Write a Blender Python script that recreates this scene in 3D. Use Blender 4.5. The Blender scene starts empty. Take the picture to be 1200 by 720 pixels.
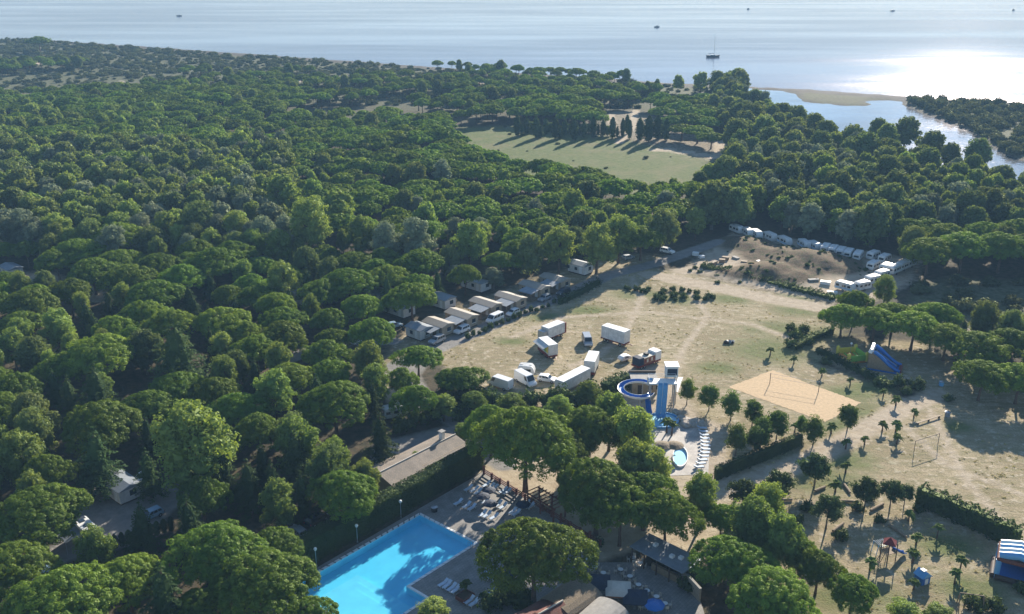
import bpy, bmesh, math, random
import numpy as np
from mathutils import Vector, Matrix, Quaternion
from mathutils.geometry import tessellate_polygon
R_ = math.radians
random.seed(7); rng = np.random.default_rng(7)
S = bpy.context.scene
COL = S.collection

# ------------------------------------------------------------------ camera, light, exposure
CAM_H, CAM_F, PITCH = 89.0, 1150.0, math.atan(430 / 1150)      # photo is 1200 px wide, focal length in its pixels
SUN_AZ, SUN_EL = 24.0, 21.0
cd = bpy.data.cameras.new('camera'); cam = bpy.data.objects.new('camera', cd); COL.objects.link(cam)
cd.sensor_width = 36.0; cd.sensor_fit = 'HORIZONTAL'; cd.lens = 36.0 * CAM_F / 1200
cd.clip_start = 1.0; cd.clip_end = 20000
cam.location = (0, 0, CAM_H); cam.rotation_euler = (math.pi / 2 - PITCH, 0, 0)
S.camera = cam
W = bpy.data.worlds.new('World'); S.world = W; W.use_nodes = True
wn = W.node_tree.nodes; wl = W.node_tree.links
sky = wn.new('ShaderNodeTexSky'); sky.sky_type = 'NISHITA'; sky.sun_disc = False
sky.sun_elevation = R_(SUN_EL); sky.sun_rotation = R_(SUN_AZ)
sky.altitude = 90; sky.air_density = 1.0; sky.dust_density = 0.04; sky.ozone_density = 2.6
bg = wn['Background']; bg.inputs[1].default_value = 0.078
wl.new(sky.outputs[0], bg.inputs[0])
sv = Vector((math.sin(R_(SUN_AZ)) * math.cos(R_(SUN_EL)), math.cos(R_(SUN_AZ)) * math.cos(R_(SUN_EL)), math.sin(R_(SUN_EL))))
sl = bpy.data.lights.new('sun', 'SUN'); sl.energy = 5.0; sl.angle = R_(0.53); sl.color = (1.0, 0.91, 0.78)
so = bpy.data.objects.new('sun', sl); COL.objects.link(so)
so.rotation_euler = (-sv).to_track_quat('-Z', 'Y').to_euler(); so.location = sv * 400
S.view_settings.view_transform = 'Standard'; S.view_settings.look = 'None'
S.view_settings.exposure = 1.18; S.view_settings.gamma = 1.0; S.view_settings.use_curve_mapping = False
cy = S.cycles
cy.max_bounces = 5; cy.diffuse_bounces = 2; cy.glossy_bounces = 2; cy.transmission_bounces = 3
cy.transparent_max_bounces = 4; cy.volume_bounces = 0; cy.caustics_reflective = False; cy.caustics_refractive = False
cy.use_denoising = True; cy.sample_clamp_indirect = 4.0; cy.use_adaptive_sampling = True; cy.adaptive_threshold = 0.012

# ------------------------------------------------------------------ photo pixel -> place on the ground
CP, SP = math.cos(PITCH), math.sin(PITCH)
def g(px, py, z=0.0):
    a = (px - 600) / CAM_F; b = -(py - 360) / CAM_F
    dz = -SP + b * CP; t = (z - CAM_H) / dz
    return (a * t, (CP + b * SP) * t)
def gv(px, py, z=0.0):
    x, y = g(px, py, z); return Vector((x, y, z))
def proj(x, y, z=0.0):
    d = y * CP - (z - CAM_H) * SP; u = y * SP + (z - CAM_H) * CP
    return 600 + CAM_F * x / d, 360 - CAM_F * u / d
def depth(x, y, z=0.0): return y * CP - (z - CAM_H) * SP
def poly(pts): return [g(*p) for p in pts]

# ------------------------------------------------------------------ materials
def nmat(name):
    m = bpy.data.materials.new(name); m.use_nodes = True
    nt = m.node_tree; nt.nodes.clear()
    return m, nt, nt.nodes, nt.links
def mat(name, col, rough=0.7, var=0.25, scale=3.0, bump=0.0, metal=0.0, spec=0.4, col2=None, emit=None):
    m, nt, N, L = nmat(name)
    out = N.new('ShaderNodeOutputMaterial'); p = N.new('ShaderNodeBsdfPrincipled')
    tc = N.new('ShaderNodeTexCoord'); nz = N.new('ShaderNodeTexNoise')
    nz.inputs['Scale'].default_value = scale; nz.inputs['Detail'].default_value = 5; nz.inputs['Roughness'].default_value = .65
    L.new(tc.outputs['Object'], nz.inputs['Vector'])
    mx = N.new('ShaderNodeMix'); mx.data_type = 'RGBA'
    c2 = col2 or tuple(c * (1 - var) for c in col)
    mx.inputs[6].default_value = (*c2, 1); mx.inputs[7].default_value = (*col, 1)
    rp = N.new('ShaderNodeMapRange'); rp.inputs[1].default_value = .35; rp.inputs[2].default_value = .65
    L.new(nz.outputs[0], rp.inputs[0]); L.new(rp.outputs[0], mx.inputs[0]); L.new(mx.outputs[2], p.inputs['Base Color'])
    p.inputs['Roughness'].default_value = rough; p.inputs['Metallic'].default_value = metal
    p.inputs['Specular IOR Level'].default_value = spec
    if bump:
        b = N.new('ShaderNodeBump'); b.inputs['Strength'].default_value = bump; b.inputs['Distance'].default_value = .1
        L.new(nz.outputs[0], b.inputs['Height']); L.new(b.outputs[0], p.inputs['Normal'])
    L.new(p.outputs[0], out.inputs[0]); return m
def leafmat(name, col, col2, trans=0.32, tcol=None, rnd=0.32, gloss=.018):
    """foliage: diffuse + translucent leaf, colour varies by tree and by clump"""
    m, nt, N, L = nmat(name)
    out = N.new('ShaderNodeOutputMaterial'); d = N.new('ShaderNodeBsdfDiffuse'); t = N.new('ShaderNodeBsdfTranslucent')
    at = N.new('ShaderNodeAttribute'); at.attribute_name = 'tone'
    oi = N.new('ShaderNodeObjectInfo')
    mx = N.new('ShaderNodeMix'); mx.data_type = 'RGBA'
    mx.inputs[6].default_value = (*col, 1); mx.inputs[7].default_value = (*col2, 1)
    L.new(at.outputs['Fac'], mx.inputs[0])
    hs = N.new('ShaderNodeHueSaturation')
    mr = N.new('ShaderNodeMapRange'); mr.inputs[3].default_value = 1 - rnd; mr.inputs[4].default_value = 1 + rnd
    L.new(oi.outputs['Random'], mr.inputs[0]); L.new(mr.outputs[0], hs.inputs['Value'])
    ml = N.new('ShaderNodeMath'); ml.operation = 'MULTIPLY'; ml.inputs[1].default_value = 7.13
    fr = N.new('ShaderNodeMath'); fr.operation = 'FRACT'
    mh = N.new('ShaderNodeMapRange'); mh.inputs[3].default_value = .487; mh.inputs[4].default_value = .516
    L.new(oi.outputs['Random'], ml.inputs[0]); L.new(ml.outputs[0], fr.inputs[0]); L.new(fr.outputs[0], mh.inputs[0])
    L.new(mh.outputs[0], hs.inputs['Hue']); L.new(mx.outputs[2], hs.inputs['Color'])
    L.new(hs.outputs[0], d.inputs[0])
    tm = N.new('ShaderNodeMix'); tm.data_type = 'RGBA'; tm.blend_type = 'MULTIPLY'; tm.inputs[0].default_value = 1
    tm.inputs[7].default_value = (*(tcol or (1.5, 1.35, .6)), 1)
    L.new(hs.outputs[0], tm.inputs[6]); L.new(tm.outputs[2], t.inputs[0])
    ms = N.new('ShaderNodeMixShader'); ms.inputs[0].default_value = trans
    L.new(d.outputs[0], ms.inputs[1]); L.new(t.outputs[0], ms.inputs[2]); gl = N.new('ShaderNodeBsdfGlossy'); gl.inputs['Roughness'].default_value = .5; gl.inputs['Color'].default_value = (.9, 1, .62, 1)
    m2 = N.new('ShaderNodeMixShader'); m2.inputs[0].default_value = gloss
    L.new(ms.outputs[0], m2.inputs[1]); L.new(gl.outputs[0], m2.inputs[2]); L.new(m2.outputs[0], out.inputs[0])
    return m
M = {}
M['pine'] = leafmat('umbrella_pine_needles', (.165, .250, .030), (.085, .148, .024), trans=.42)
M['aleppo'] = leafmat('light_pine_needles', (.225, .300, .080), (.135, .200, .055), trans=.44)
M['broad'] = leafmat('olive_leaves', (.165, .215, .075), (.098, .140, .052), trans=.40)
M['grey'] = leafmat('grey_green_leaves', (.23, .26, .17), (.16, .19, .125), trans=.32, tcol=(1.2, 1.2, .8))
M['cedar'] = leafmat('dark_conifer_needles', (.062, .098, .034), (.038, .066, .026), trans=.25, gloss=.006)
M['maple'] = leafmat('dark_green_leaves', (.055, .095, .035), (.04, .07, .028), trans=.3)
M['young'] = leafmat('fresh_green_leaves', (.10, .165, .035), (.065, .115, .03), trans=.38)
M['hedge'] = leafmat('hedge_leaves', (.058, .095, .028), (.036, .062, .022), trans=.25, rnd=.1)
M['scrub'] = leafmat('scrub_leaves', (.115, .13, .06), (.08, .095, .045), trans=.2)
M['straw'] = leafmat('straw_tufts', (.46, .39, .22), (.30, .28, .13), trans=.3, rnd=.25)
M['palm'] = leafmat('palm_fronds', (.11, .16, .04), (.08, .125, .035), trans=.35)
M['bark'] = mat('bark', (.15, .095, .065), .9, .5, 2.5, .4)
M['greybark'] = mat('grey_bark', (.20, .17, .14), .9, .45, 2.5, .4)

# ------------------------------------------------------------------ scene objects
def tag(o, label=None, cat=None, group=None, kind=None):
    if label: o['label'] = label
    if cat: o['category'] = cat
    if group: o['group'] = group
    if kind: o['kind'] = kind
    return o
def link(name, me, m=None, parent=None, loc=(0, 0, 0), rz=0.0):
    o = bpy.data.objects.new(name, me); COL.objects.link(o); o.location = loc; o.rotation_euler = (0, 0, rz)
    if m is not None and not me.materials: me.materials.append(m)
    if parent is not None: o.parent = parent
    return o
def thing(name, label, cat, loc=(0, 0, 0), rz=0.0, group=None):
    o = bpy.data.objects.new(name, None); COL.objects.link(o); o.location = loc; o.rotation_euler = (0, 0, rz)
    o.empty_display_size = .3
    return tag(o, label, cat, group)
def copy_tree(root, loc, rz, label=None, group=None, scale=None):
    r = root.copy(); COL.objects.link(r); r.location = loc; r.rotation_euler = (0, 0, rz)
    if scale is not None: r.scale = scale
    if label: r['label'] = label
    if group: r['group'] = group
    for ch in KIDS.get(root.name, ()):
        c = ch.copy(); COL.objects.link(c); c.parent = r
        for s in KIDS.get(ch.name, ()):
            d = s.copy(); COL.objects.link(d); d.parent = c
    return r
KIDS = {}
def learn(root):
    """remember a prototype's parts, so that copies are quick"""
    KIDS[root.name] = list(root.children)
    for c in root.children: KIDS[c.name] = list(c.children)
    return root
def npmesh(name, V, F, tone=None, smooth=False):
    """numpy arrays (n,3), (m,3 or 4) -> mesh"""
    me = bpy.data.meshes.new(name); k = F.shape[1]
    me.vertices.add(len(V)); me.vertices.foreach_set('co', np.ascontiguousarray(V, dtype=np.float32).ravel())
    me.loops.add(F.size); me.loops.foreach_set('vertex_index', np.ascontiguousarray(F, dtype=np.int32).ravel())
    me.polygons.add(len(F)); me.polygons.foreach_set('loop_start', np.arange(0, F.size, k, dtype=np.int32))
    if smooth: me.polygons.foreach_set('use_smooth', np.ones(len(F), dtype=bool))
    if tone is not None:
        a = me.attributes.new('tone', 'FLOAT', 'POINT'); a.data.foreach_set('value', np.ascontiguousarray(tone, dtype=np.float32))
    me.update(calc_edges=True); return me
class MB:
    """collects shapes into one mesh; each face may take one of several materials"""
    def __init__(s): s.v = []; s.f = []; s.m = []; s.mi = 0
    def face(s, pts, flip=False):
        i = len(s.v); s.v += [tuple(p) for p in pts]; r = list(range(i, i + len(pts)))
        s.f.append(r[::-1] if flip else r); s.m.append(s.mi); return s
    def box(s, x0, x1, y0, y1, z0, z1, T=None, top=1.0, topy=None):
        """box, its top face shrunk by the factors top (x) and topy (y)"""
        cx, cy2 = (x0 + x1) / 2, (y0 + y1) / 2; ty = top if topy is None else topy
        b = [(x0, y0, z0), (x1, y0, z0), (x1, y1, z0), (x0, y1, z0)]
        t = [(cx + (x - cx) * top, cy2 + (y - cy2) * ty, z1) for x, y, _ in b]
        p = [Vector(q) for q in b + t]
        if T is not None: p = [T @ q for q in p]
        i = len(s.v); s.v += [tuple(q) for q in p]
        for q in ((3, 2, 1, 0), (4, 5, 6, 7), (0, 1, 5, 4), (1, 2, 6, 5), (2, 3, 7, 6), (3, 0, 4, 7)):
            s.f.append([i + k for k in q]); s.m.append(s.mi)
        return s
    def tube(s, path, rad, n=6, cap=True):
        path = [Vector(p) for p in path]
        rad = rad if hasattr(rad, '__len__') else [rad] * len(path)
        i0 = len(s.v)
        for k, p in enumerate(path):
            d = (path[min(k + 1, len(path) - 1)] - path[max(k - 1, 0)]).normalized()
            a = d.cross(Vector((0, 0, 1)) if abs(d.z) < .9 else Vector((1, 0, 0))).normalized(); b = d.cross(a)
            for j in range(n):
                t = 2 * math.pi * j / n; s.v.append(tuple(p + (a * math.cos(t) + b * math.sin(t)) * rad[k]))
        for k in range(len(path) - 1):
            for j in range(n):
                A = i0 + k * n + j; B = i0 + k * n + (j + 1) % n
                s.f.append([A, B, B + n, A + n]); s.m.append(s.mi)
        if cap:
            s.f.append([i0 + j for j in range(n)][::-1]); s.m.append(s.mi)
            e = i0 + (len(path) - 1) * n; s.f.append([e + j for j in range(n)]); s.m.append(s.mi)
        return s
    def lathe(s, prof, c=(0, 0, 0), n=12, close=True):
        i0 = len(s.v); c = Vector(c)
        for r, z in prof:
            for j in range(n):
                t = 2 * math.pi * j / n; s.v.append((c.x + r * math.cos(t), c.y + r * math.sin(t), c.z + z))
        for k in range(len(prof) - 1):
            for j in range(n):
                A = i0 + k * n + j; B = i0 + k * n + (j + 1) % n
                s.f.append([A, B, B + n, A + n]); s.m.append(s.mi)
        return s
    def prism(s, pts, z0, z1):
        """pts: ccw outline in x, y"""
        n = len(pts); i = len(s.v)
        s.v += [(x, y, z0) for x, y in pts] + [(x, y, z1) for x, y in pts]
        s.f.append([i + k for k in range(n)][::-1]); s.f.append([i + n + k for k in range(n)]); s.m += [s.mi] * 2
        for k in range(n):
            s.f.append([i + k, i + (k + 1) % n, i + n + (k + 1) % n, i + n + k]); s.m.append(s.mi)
        return s
    def side(s, prof, y0, y1):
        """outline in x, z extruded across y"""
        n = len(prof); i = len(s.v)
        s.v += [(x, y0, z) for x, z in prof] + [(x, y1, z) for x, z in prof]
        s.f.append([i + k for k in range(n)]); s.f.append([i + n + k for k in range(n)][::-1]); s.m += [s.mi] * 2
        for k in range(n):
            s.f.append([i + (k + 1) % n, i + k, i + n + k, i + n + (k + 1) % n]); s.m.append(s.mi)
        return s
    def mesh(s, name, mats, bevel=0.0, smooth=False, seg=2):
        me = bpy.data.meshes.new(name); me.from_pydata(s.v, [], s.f)
        for m in (mats if isinstance(mats, (list, tuple)) else [mats]): me.materials.append(m)
        if any(s.m): me.polygons.foreach_set('material_index', s.m)
        bm = bmesh.new(); bm.from_mesh(me); bmesh.ops.recalc_face_normals(bm, faces=bm.faces)
        if bevel:
            bmesh.ops.bevel(bm, geom=[e for e in bm.edges if len(e.link_faces) == 2 and e.calc_face_angle(0) > .5], offset=bevel, segments=seg, affect='EDGES', clamp_overlap=True)
        if smooth:
            for f in bm.faces: f.smooth = True
        bm.to_mesh(me); bm.free(); me.update()
        if smooth: me.set_sharp_from_angle(angle=R_(40))
        return me
    def build(s, name, mats, parent=None, bevel=0.0, smooth=False, loc=(0, 0, 0), rz=0.0, seg=2):
        return link(name, s.mesh(name, mats, bevel, smooth, seg), None, parent, loc, rz)

# ------------------------------------------------------------------ outlines read off the photograph, on the ground
COAST = [(-260, 36), (-100, 41), (0, 45), (60, 46), (110, 50), (200, 56), (300, 63), (400, 70), (500, 77), (600, 84), (700, 90),
         (760, 95), (790, 97), (850, 99), (900, 101.5), (960, 104.5), (1000, 107.5), (1060, 112), (1120, 116), (1200, 119.5), (1330, 124), (1500, 129)]
LAGOON = [(868, 103), (900, 105), (935, 109), (932, 113), (940, 118.5), (975, 122), (1008, 124), (1025, 122.5), (1016, 118), (1035, 117),
          (1057, 118.5), (1062, 124), (1085, 133), (1120, 145), (1140, 155), (1152, 165), (1170, 176), (1190, 186), (1240, 196), (1300, 200), (1300, 222), (1185, 228),
          (1160, 224), (1124, 212), (1060, 196), (1000, 180), (950, 160), (905, 138), (882, 118)]
MEADOW = [(533, 150), (600, 147), (660, 152), (720, 161), (790, 176), (832, 187), (842, 215), (800, 228), (740, 230), (690, 224), (620, 210), (560, 196), (528, 174)]
FIELD = [(500, 412), (560, 384), (640, 352), (700, 328), (735, 312), (800, 318), (870, 335), (985, 360), (985, 392), (935, 398), (935, 418), (1000, 440),
         (1060, 468), (1110, 470), (1100, 452), (1300, 470), (1330, 800), (880, 800), (850, 640), (800, 560), (830, 500), (800, 470), (740, 455), (650, 480), (560, 490), (530, 440)]
YARD = [(800, 318), (822, 296), (850, 284), (866, 268), (1000, 292), (1082, 304), (1078, 330), (1010, 360), (985, 357), (880, 338)]
PLAZA = [(556, 556), (600, 520), (680, 500), (760, 520), (800, 548), (850, 580), (840, 640), (815, 668), (760, 640), (700, 660), (690, 640)]
PARK = [(690, 470), (735, 428), (795, 428), (800, 452), (832, 505), (828, 556), (780, 556), (700, 520)]
DECK = [(330, 690), (569, 552), (704, 640), (690, 660), (742, 660), (812, 676), (850, 800), (250, 800)]
SCRUB = [(-200, 55), (0, 52), (110, 53), (300, 66), (480, 80), (560, 88), (520, 98), (400, 92), (300, 88), (200, 82), (100, 78), (-200, 78)]
SCRUB2 = [(1075, 335), (1110, 325), (1300, 330), (1300, 395), (1130, 392), (1060, 372)]
SANDCAMP = [(-60, 322), (0, 316), (60, 320), (125, 340), (128, 356), (60, 352), (-60, 345)]
PITCH_ = [(95, 575), (150, 560), (195, 585), (190, 625), (120, 650), (60, 660), (70, 620)]
HOUSEYARD = [(425, 560), (440, 520), (520, 500), (560, 508), (570, 535), (480, 590)]
HOMES = [(440, 430), (460, 395), (500, 375), (560, 348), (640, 320), (720, 298), (770, 296), (800, 300), (740, 316), (640, 356), (520, 414), (470, 440)]
CASTLE = [(930, 402), (970, 394), (1080, 400), (1130, 430), (1200, 445), (1200, 480), (1110, 470), (1060, 460), (1000, 436), (940, 418)]
EASTSTRIP = [(1062, 117), (1075, 116), (1300, 128), (1300, 196), (1190, 186), (1150, 164), (1120, 145), (1085, 133), (1064, 124)]
CROSS = [(700, 130), (742, 128), (850, 160), (850, 195), (800, 185), (740, 168), (700, 158)]
TRACKS = [([(762, 322), (815, 332), (900, 350), (985, 365), (1060, 378), (1130, 392), (1260, 396)], 3.4),
          ([(1100, 462), (1060, 478), (1030, 495), (985, 520), (945, 540), (900, 558), (850, 575)], 2.6),
          ([(866, 300), (830, 312), (800, 318)], 3.0), ([(868, 270), (850, 290), (905, 314), (985, 330), (1010, 345)], 2.2),
          ([(245, 118), (262, 97), (300, 93), (380, 96)], 2.2), ([(745, 130), (740, 150), (725, 168)], 2.2), ([(715, 135), (722, 160)], 2.4),
          ([(845, 160), (842, 185), (800, 178), (768, 176)], 3.0), ([(833, 500), (838, 540), (850, 575)], 2.4), ([(520, 92), (570, 99), (690, 98)], 3.0),
          ([(140, 96), (160, 104), (215, 106)], 3.5), ([(0, 72), (30, 74), (55, 76)], 4.0), ([(470, 470), (455, 455), (470, 436)], 2.4),
          ([(740, 325), (752, 350), (735, 385), (705, 415), (668, 430)], .8), ([(800, 330), (830, 370), (800, 410), (790, 440)], .7), ([(600, 395), (660, 372), (760, 366), (880, 380), (935, 400)], .8), ([(1090, 480), (1130, 560), (1200, 640)], .7), ([(1060, 500), (1110, 545), (1210, 585)], .7)]
ROADS = [([(440, 440), (505, 411), (560, 388), (610, 366), (660, 347), (715, 322), (765, 310), (800, 298), (840, 285)], 2.6),
         ([(505, 410), (480, 440), (500, 475), (535, 495), (556, 520), (590, 545)], 2.2), ([(60, 655), (120, 620), (180, 600), (215, 570)], 3.0),
         ([(330, 425), (360, 412), (400, 402), (460, 400)], 2.2)]

def seg_dist(P, pts, closed):
    pts = np.array(pts, float); A = pts; B = np.roll(pts, -1, 0)
    if not closed: A, B = A[:-1], B[:-1]
    d = np.full(len(P), 1e9)
    for a, b in zip(A, B):
        e = b - a; t = np.clip(((P - a) @ e) / max(e @ e, 1e-9), 0, 1)
        d = np.minimum(d, np.hypot(*(P - a - t[:, None] * e).T))
    return d
def inside(P, pts):
    pts = np.array(pts, float); c = np.zeros(len(P), bool); x, y = P[:, 0], P[:, 1]
    for (x0, y0), (x1, y1) in zip(pts, np.roll(pts, -1, 0)):
        if y0 == y1: continue
        c ^= ((y0 > y) != (y1 > y)) & (x < (x1 - x0) * (y - y0) / (y1 - y0) + x0)
    return c
def sd(P, pts):
    """metres inside the outline (negative outside)"""
    return np.where(inside(P, pts), 1, -1) * seg_dist(P, pts, True)
def soft(d, w): return np.clip(d / w * .5 + .5, 0, 1)
coast_w = poly(COAST)
SEA_P = coast_w + [(9000, coast_w[-1][1] - 2000), (9000, 9000), (-9000, 9000), (-9000, coast_w[0][1])]
LAG_P = poly(LAGOON)
# pool frame: u runs along the hedge towards the camera, v across
PB = gv(492, 604); PU = (gv(366, 676) - PB).normalized(); PV = Vector((-PU.y, PU.x, 0))
if PV.dot(gv(560, 637) - PB) < 0: PV = -PV
def pl(u, v, z=0.0): q = PB + PU * u + PV * v; return Vector((q.x, q.y, z))
POOL_W, POOL_L = 12.4, 26.0
def puv(px, py):
    q = gv(px, py) - PB; return q.dot(PU), q.dot(PV)
NU = puv(481, 691)[0]; NV = POOL_W + 4.2
POOL = [pl(0, 0), pl(POOL_L, 0), pl(POOL_L, NV), pl(NU, NV), pl(NU, POOL_W), pl(0, POOL_W)]
POOL2 = [(p.x, p.y) for p in POOL]

# ------------------------------------------------------------------ ground
MOUNDS = ((868, 283, 4, 1.3), (880, 290, 5, 1.7), (915, 300, 6, 2.0), (940, 312, 7, 2.3), (965, 306, 6, 1.6), (895, 318, 4, 1.2), (985, 318, 4, .9), (900, 323, 5, 1.5), (925, 328, 5, 1.2), (860, 322, 4, .8))
def mound_height(P):
    Z = np.zeros(len(P))
    for px, py, r, h in MOUNDS:
        q = P - np.array(g(px, py)); e = np.exp(-((q[:, 0] / (r * 1.7)) ** 2 + (q[:, 1] / r) ** 2))
        Z += h * e * (1 + .3 * np.sin(q[:, 0] * .7 + r) * np.sin(q[:, 1] * .6))
    return Z
def build_ground():
    ys = [60.0]
    while ys[-1] < 1500: ys.append(ys[-1] + max(.35, 2.9 * ys[-1] ** 2 / (CAM_H * CAM_F)))
    ys = np.array(ys); ts = np.linspace(-1, 1, 560)
    half = ys * .66 + 45
    X = ts[None, :] * half[:, None]; Y = np.repeat(ys[:, None], len(ts), 1)
    P = np.stack([X.ravel(), Y.ravel()], 1); nr, nc = X.shape
    dsea = -sd(P, SEA_P); dlag = -sd(P, LAG_P)
    wob = 1.6 * np.sin(P[:, 0] * .21) * np.sin(P[:, 1] * .17) + .9 * np.sin(P[:, 0] * .53 + 1) + .8 * np.sin(P[:, 1] * .47)
    Z = np.minimum(np.minimum(0, (dsea + wob - 8) * .08), (dlag + wob - 4) * .15); Z = np.maximum(Z, -3.0)
    Z += mound_height(P)
    A = np.zeros((len(P), 4), np.float32); B = np.zeros((len(P), 4), np.float32)
    D = {}
    for k, v, w in (('field', FIELD, 3), ('castle', CASTLE, 2), ('meadow', MEADOW, 8), ('yard', YARD, 3), ('plaza', PLAZA, 1.5), ('park', PARK, 1.5), ('scrub', SCRUB, 25),
                    ('scrub2', SCRUB2, 4), ('sand', SANDCAMP, 3), ('pitch', PITCH_, 1.5), ('hy', HOUSEYARD, 1.5), ('east', EASTSTRIP, 8), ('homes', HOMES, 3), ('cross', CROSS, 8)):
        D[k] = soft(sd(P, poly(v)), w)
    A[:, 0] = np.maximum.reduce([D['field'], D['castle'] * .8, D['homes'] * .7])
    A[:, 1] = D['meadow']
    trk = np.zeros(len(P))
    for pts, hw in TRACKS: trk = np.maximum(trk, soft(hw - seg_dist(P, poly(pts), False), 1.6))
    A[:, 2] = np.maximum.reduce([trk, D['sand'], D['park'] * .75, D['yard'] * .8, D['cross'] * .45])
    road = np.zeros(len(P))
    for pts, hw in ROADS: road = np.maximum(road, soft(hw - seg_dist(P, poly(pts), False), 1.0))
    A[:, 3] = np.maximum.reduce([road, D['pitch'], D['hy']])
    B[:, 0] = np.maximum.reduce([D['scrub'], D['scrub2'], D['east'], soft(P[:, 1] - 520, 120) * .8])
    dw = np.minimum(dsea + 6, 1e9)
    B[:, 1] = np.maximum(soft(20 - dsea, 10), soft(5 - dlag, 3) * .6)
    mound = np.clip(Z / 1.0, 0, 1); B[:, 2] = mound
    B[:, 3] = D['plaza']
    # patches of greener grass in the dry field
    gp = np.zeros(len(P))
    for px, py, r in ((912, 410, 9), (940, 392, 7), (690, 365, 5), (905, 385, 6), (860, 350, 5), (940, 362, 6), (990, 465, 6), (1010, 480, 5), (600, 400, 3), (960, 560, 6), (985, 540, 5), (1020, 455, 4), (930, 350, 5), (840, 432, 4),
                      (1110, 640, 4), (930, 540, 4), (1120, 500, 3), (640, 372, 4), (745, 345, 5), (800, 350, 5), (990, 500, 4), (1000, 700, 5), (1140, 690, 4)):
        q = P - np.array(g(px, py)); gp = np.maximum(gp, np.exp(-((q[:, 0] / (r * 1.5)) ** 2 + (q[:, 1] / r) ** 2)) * .95)
    A[:, 1] = np.maximum(A[:, 1], gp * (1 - trk))
    idx = np.arange(nr * nc).reshape(nr, nc)
    F = np.stack([idx[:-1, :-1], idx[:-1, 1:], idx[1:, 1:], idx[1:, :-1]], -1).reshape(-1, 4)
    hole = inside(P, [tuple(v)[:2] for v in (pl(-.9, -.7), pl(POOL_L + .9, -.7), pl(POOL_L + .9, NV + .8), pl(NU - .6, NV + .8), pl(NU - .6, POOL_W + .6), pl(-.9, POOL_W + .6))])
    F = F[~hole[F].any(1)]
    me = npmesh('ground', np.column_stack([P, Z]), F, smooth=True)
    for nme, arr in (('zone_a', A), ('zone_b', B)):
        a = me.attributes.new(nme, 'FLOAT_COLOR', 'POINT'); a.data.foreach_set('color', arr.ravel())
    tag(link('ground', me, ground_mat()), kind='structure')
def ground_mat():
    m, nt, N, L = nmat('ground')
    out = N.new('ShaderNodeOutputMaterial'); p = N.new('ShaderNodeBsdfPrincipled'); p.inputs['Roughness'].default_value = .95
    p.inputs['Specular IOR Level'].default_value = .1
    tc = N.new('ShaderNodeTexCoord')
    def noise(s, det=6, ro=.65, stretch=None):
        n = N.new('ShaderNodeTexNoise'); n.inputs['Scale'].default_value = s; n.inputs['Detail'].default_value = det; n.inputs['Roughness'].default_value = ro
        if stretch:
            mp = N.new('ShaderNodeMapping'); mp.inputs['Scale'].default_value = stretch; mp.inputs['Rotation'].default_value = (0, 0, .5)
            L.new(tc.outputs['Object'], mp.inputs[0]); L.new(mp.outputs[0], n.inputs['Vector'])
        else: L.new(tc.outputs['Object'], n.inputs['Vector'])
        return n.outputs[0]
    n1, n2, n3, n4 = noise(.07), noise(.6), noise(3.2, 8), noise(.25, 6, .7, (1, 4, 1))
    def rng_(x, a, b, c=0, d=1):
        r = N.new('ShaderNodeMapRange'); r.inputs[1].default_value = a; r.inputs[2].default_value = b; r.inputs[3].default_value = c; r.inputs[4].default_value = d
        L.new(x, r.inputs[0]); return r.outputs[0]
    def mix(fac, a, b):
        r = N.new('ShaderNodeMix'); r.data_type = 'RGBA'
        for s, v in ((0, fac), (6, a), (7, b)):
            if isinstance(v, tuple): r.inputs[s].default_value = (*v, 1)
            elif isinstance(v, float): r.inputs[s].default_value = v
            else: L.new(v, r.inputs[s])
        return r.outputs[2]
    def math_(op, a, b):
        r = N.new('ShaderNodeMath'); r.operation = op
        for i, v in enumerate((a, b)):
            if isinstance(v, float): r.inputs[i].default_value = v
            else: L.new(v, r.inputs[i])
        return r.outputs[0]
    def weight(w, n, amt=.7, hard=.22):
        """zone weight, its edge broken up by noise"""
        q = math_('ADD', w, math_('MULTIPLY', math_('SUBTRACT', n, .5), amt))
        return rng_(q, .5 - hard, .5 + hard)
    za = N.new('ShaderNodeAttribute'); za.attribute_name = 'zone_a'; zb = N.new('ShaderNodeAttribute'); zb.attribute_name = 'zone_b'
    sa = N.new('ShaderNodeSeparateColor'); L.new(za.outputs['Color'], sa.inputs[0])
    sb = N.new('ShaderNodeSeparateColor'); L.new(zb.outputs['Color'], sb.inputs[0])
    base = mix(rng_(n2, .35, .65), (.052, .050, .030), (.11, .085, .055))                     # needle litter
    scrub = mix(rng_(n2, .4, .6), (.085, .095, .045), (.15, .145, .085))
    c = mix(weight(sb.outputs[0], n1), base, scrub)
    dry = mix(rng_(n1, .40, .60), (.31, .245, .145), (.47, .38, .25))
    dry = mix(rng_(n4, .44, .60, 0, .8), dry, (.25, .225, .115)); dry = mix(rng_(n3, .46, .66, 0, .7), dry, (.15, .13, .075))
    dry = mix(rng_(n2, .54, .64, 0, .8), dry, (.52, .44, .325))
    c = mix(weight(sa.outputs[0], n2, .5), c, dry)
    grn = mix(rng_(n2, .38, .64), (.085, .125, .03), (.155, .185, .058)); grn = mix(rng_(n1, .48, .62, 0, .5), grn, (.24, .2, .11)); grn = mix(rng_(n3, .48, .62, 0, .55), grn, (.075, .095, .03)); grn = mix(rng_(n4, .5, .62, 0, .6), grn, (.22, .205, .09))
    c = mix(math_('MULTIPLY', weight(sa.outputs[1], n2, 1.1, .3), .9), c, grn)
    snd = mix(rng_(n2, .35, .65), (.38, .305, .215), (.50, .42, .315)); snd = mix(rng_(n3, .5, .75, 0, .5), snd, (.3, .24, .165))
    c = mix(weight(sa.outputs[2], n2, .6), c, snd)
    bch = mix(rng_(n1, .4, .6), (.085, .075, .063), (.125, .11, .092))
    c = mix(weight(sb.outputs[1], n2, .4), c, bch)
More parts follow.
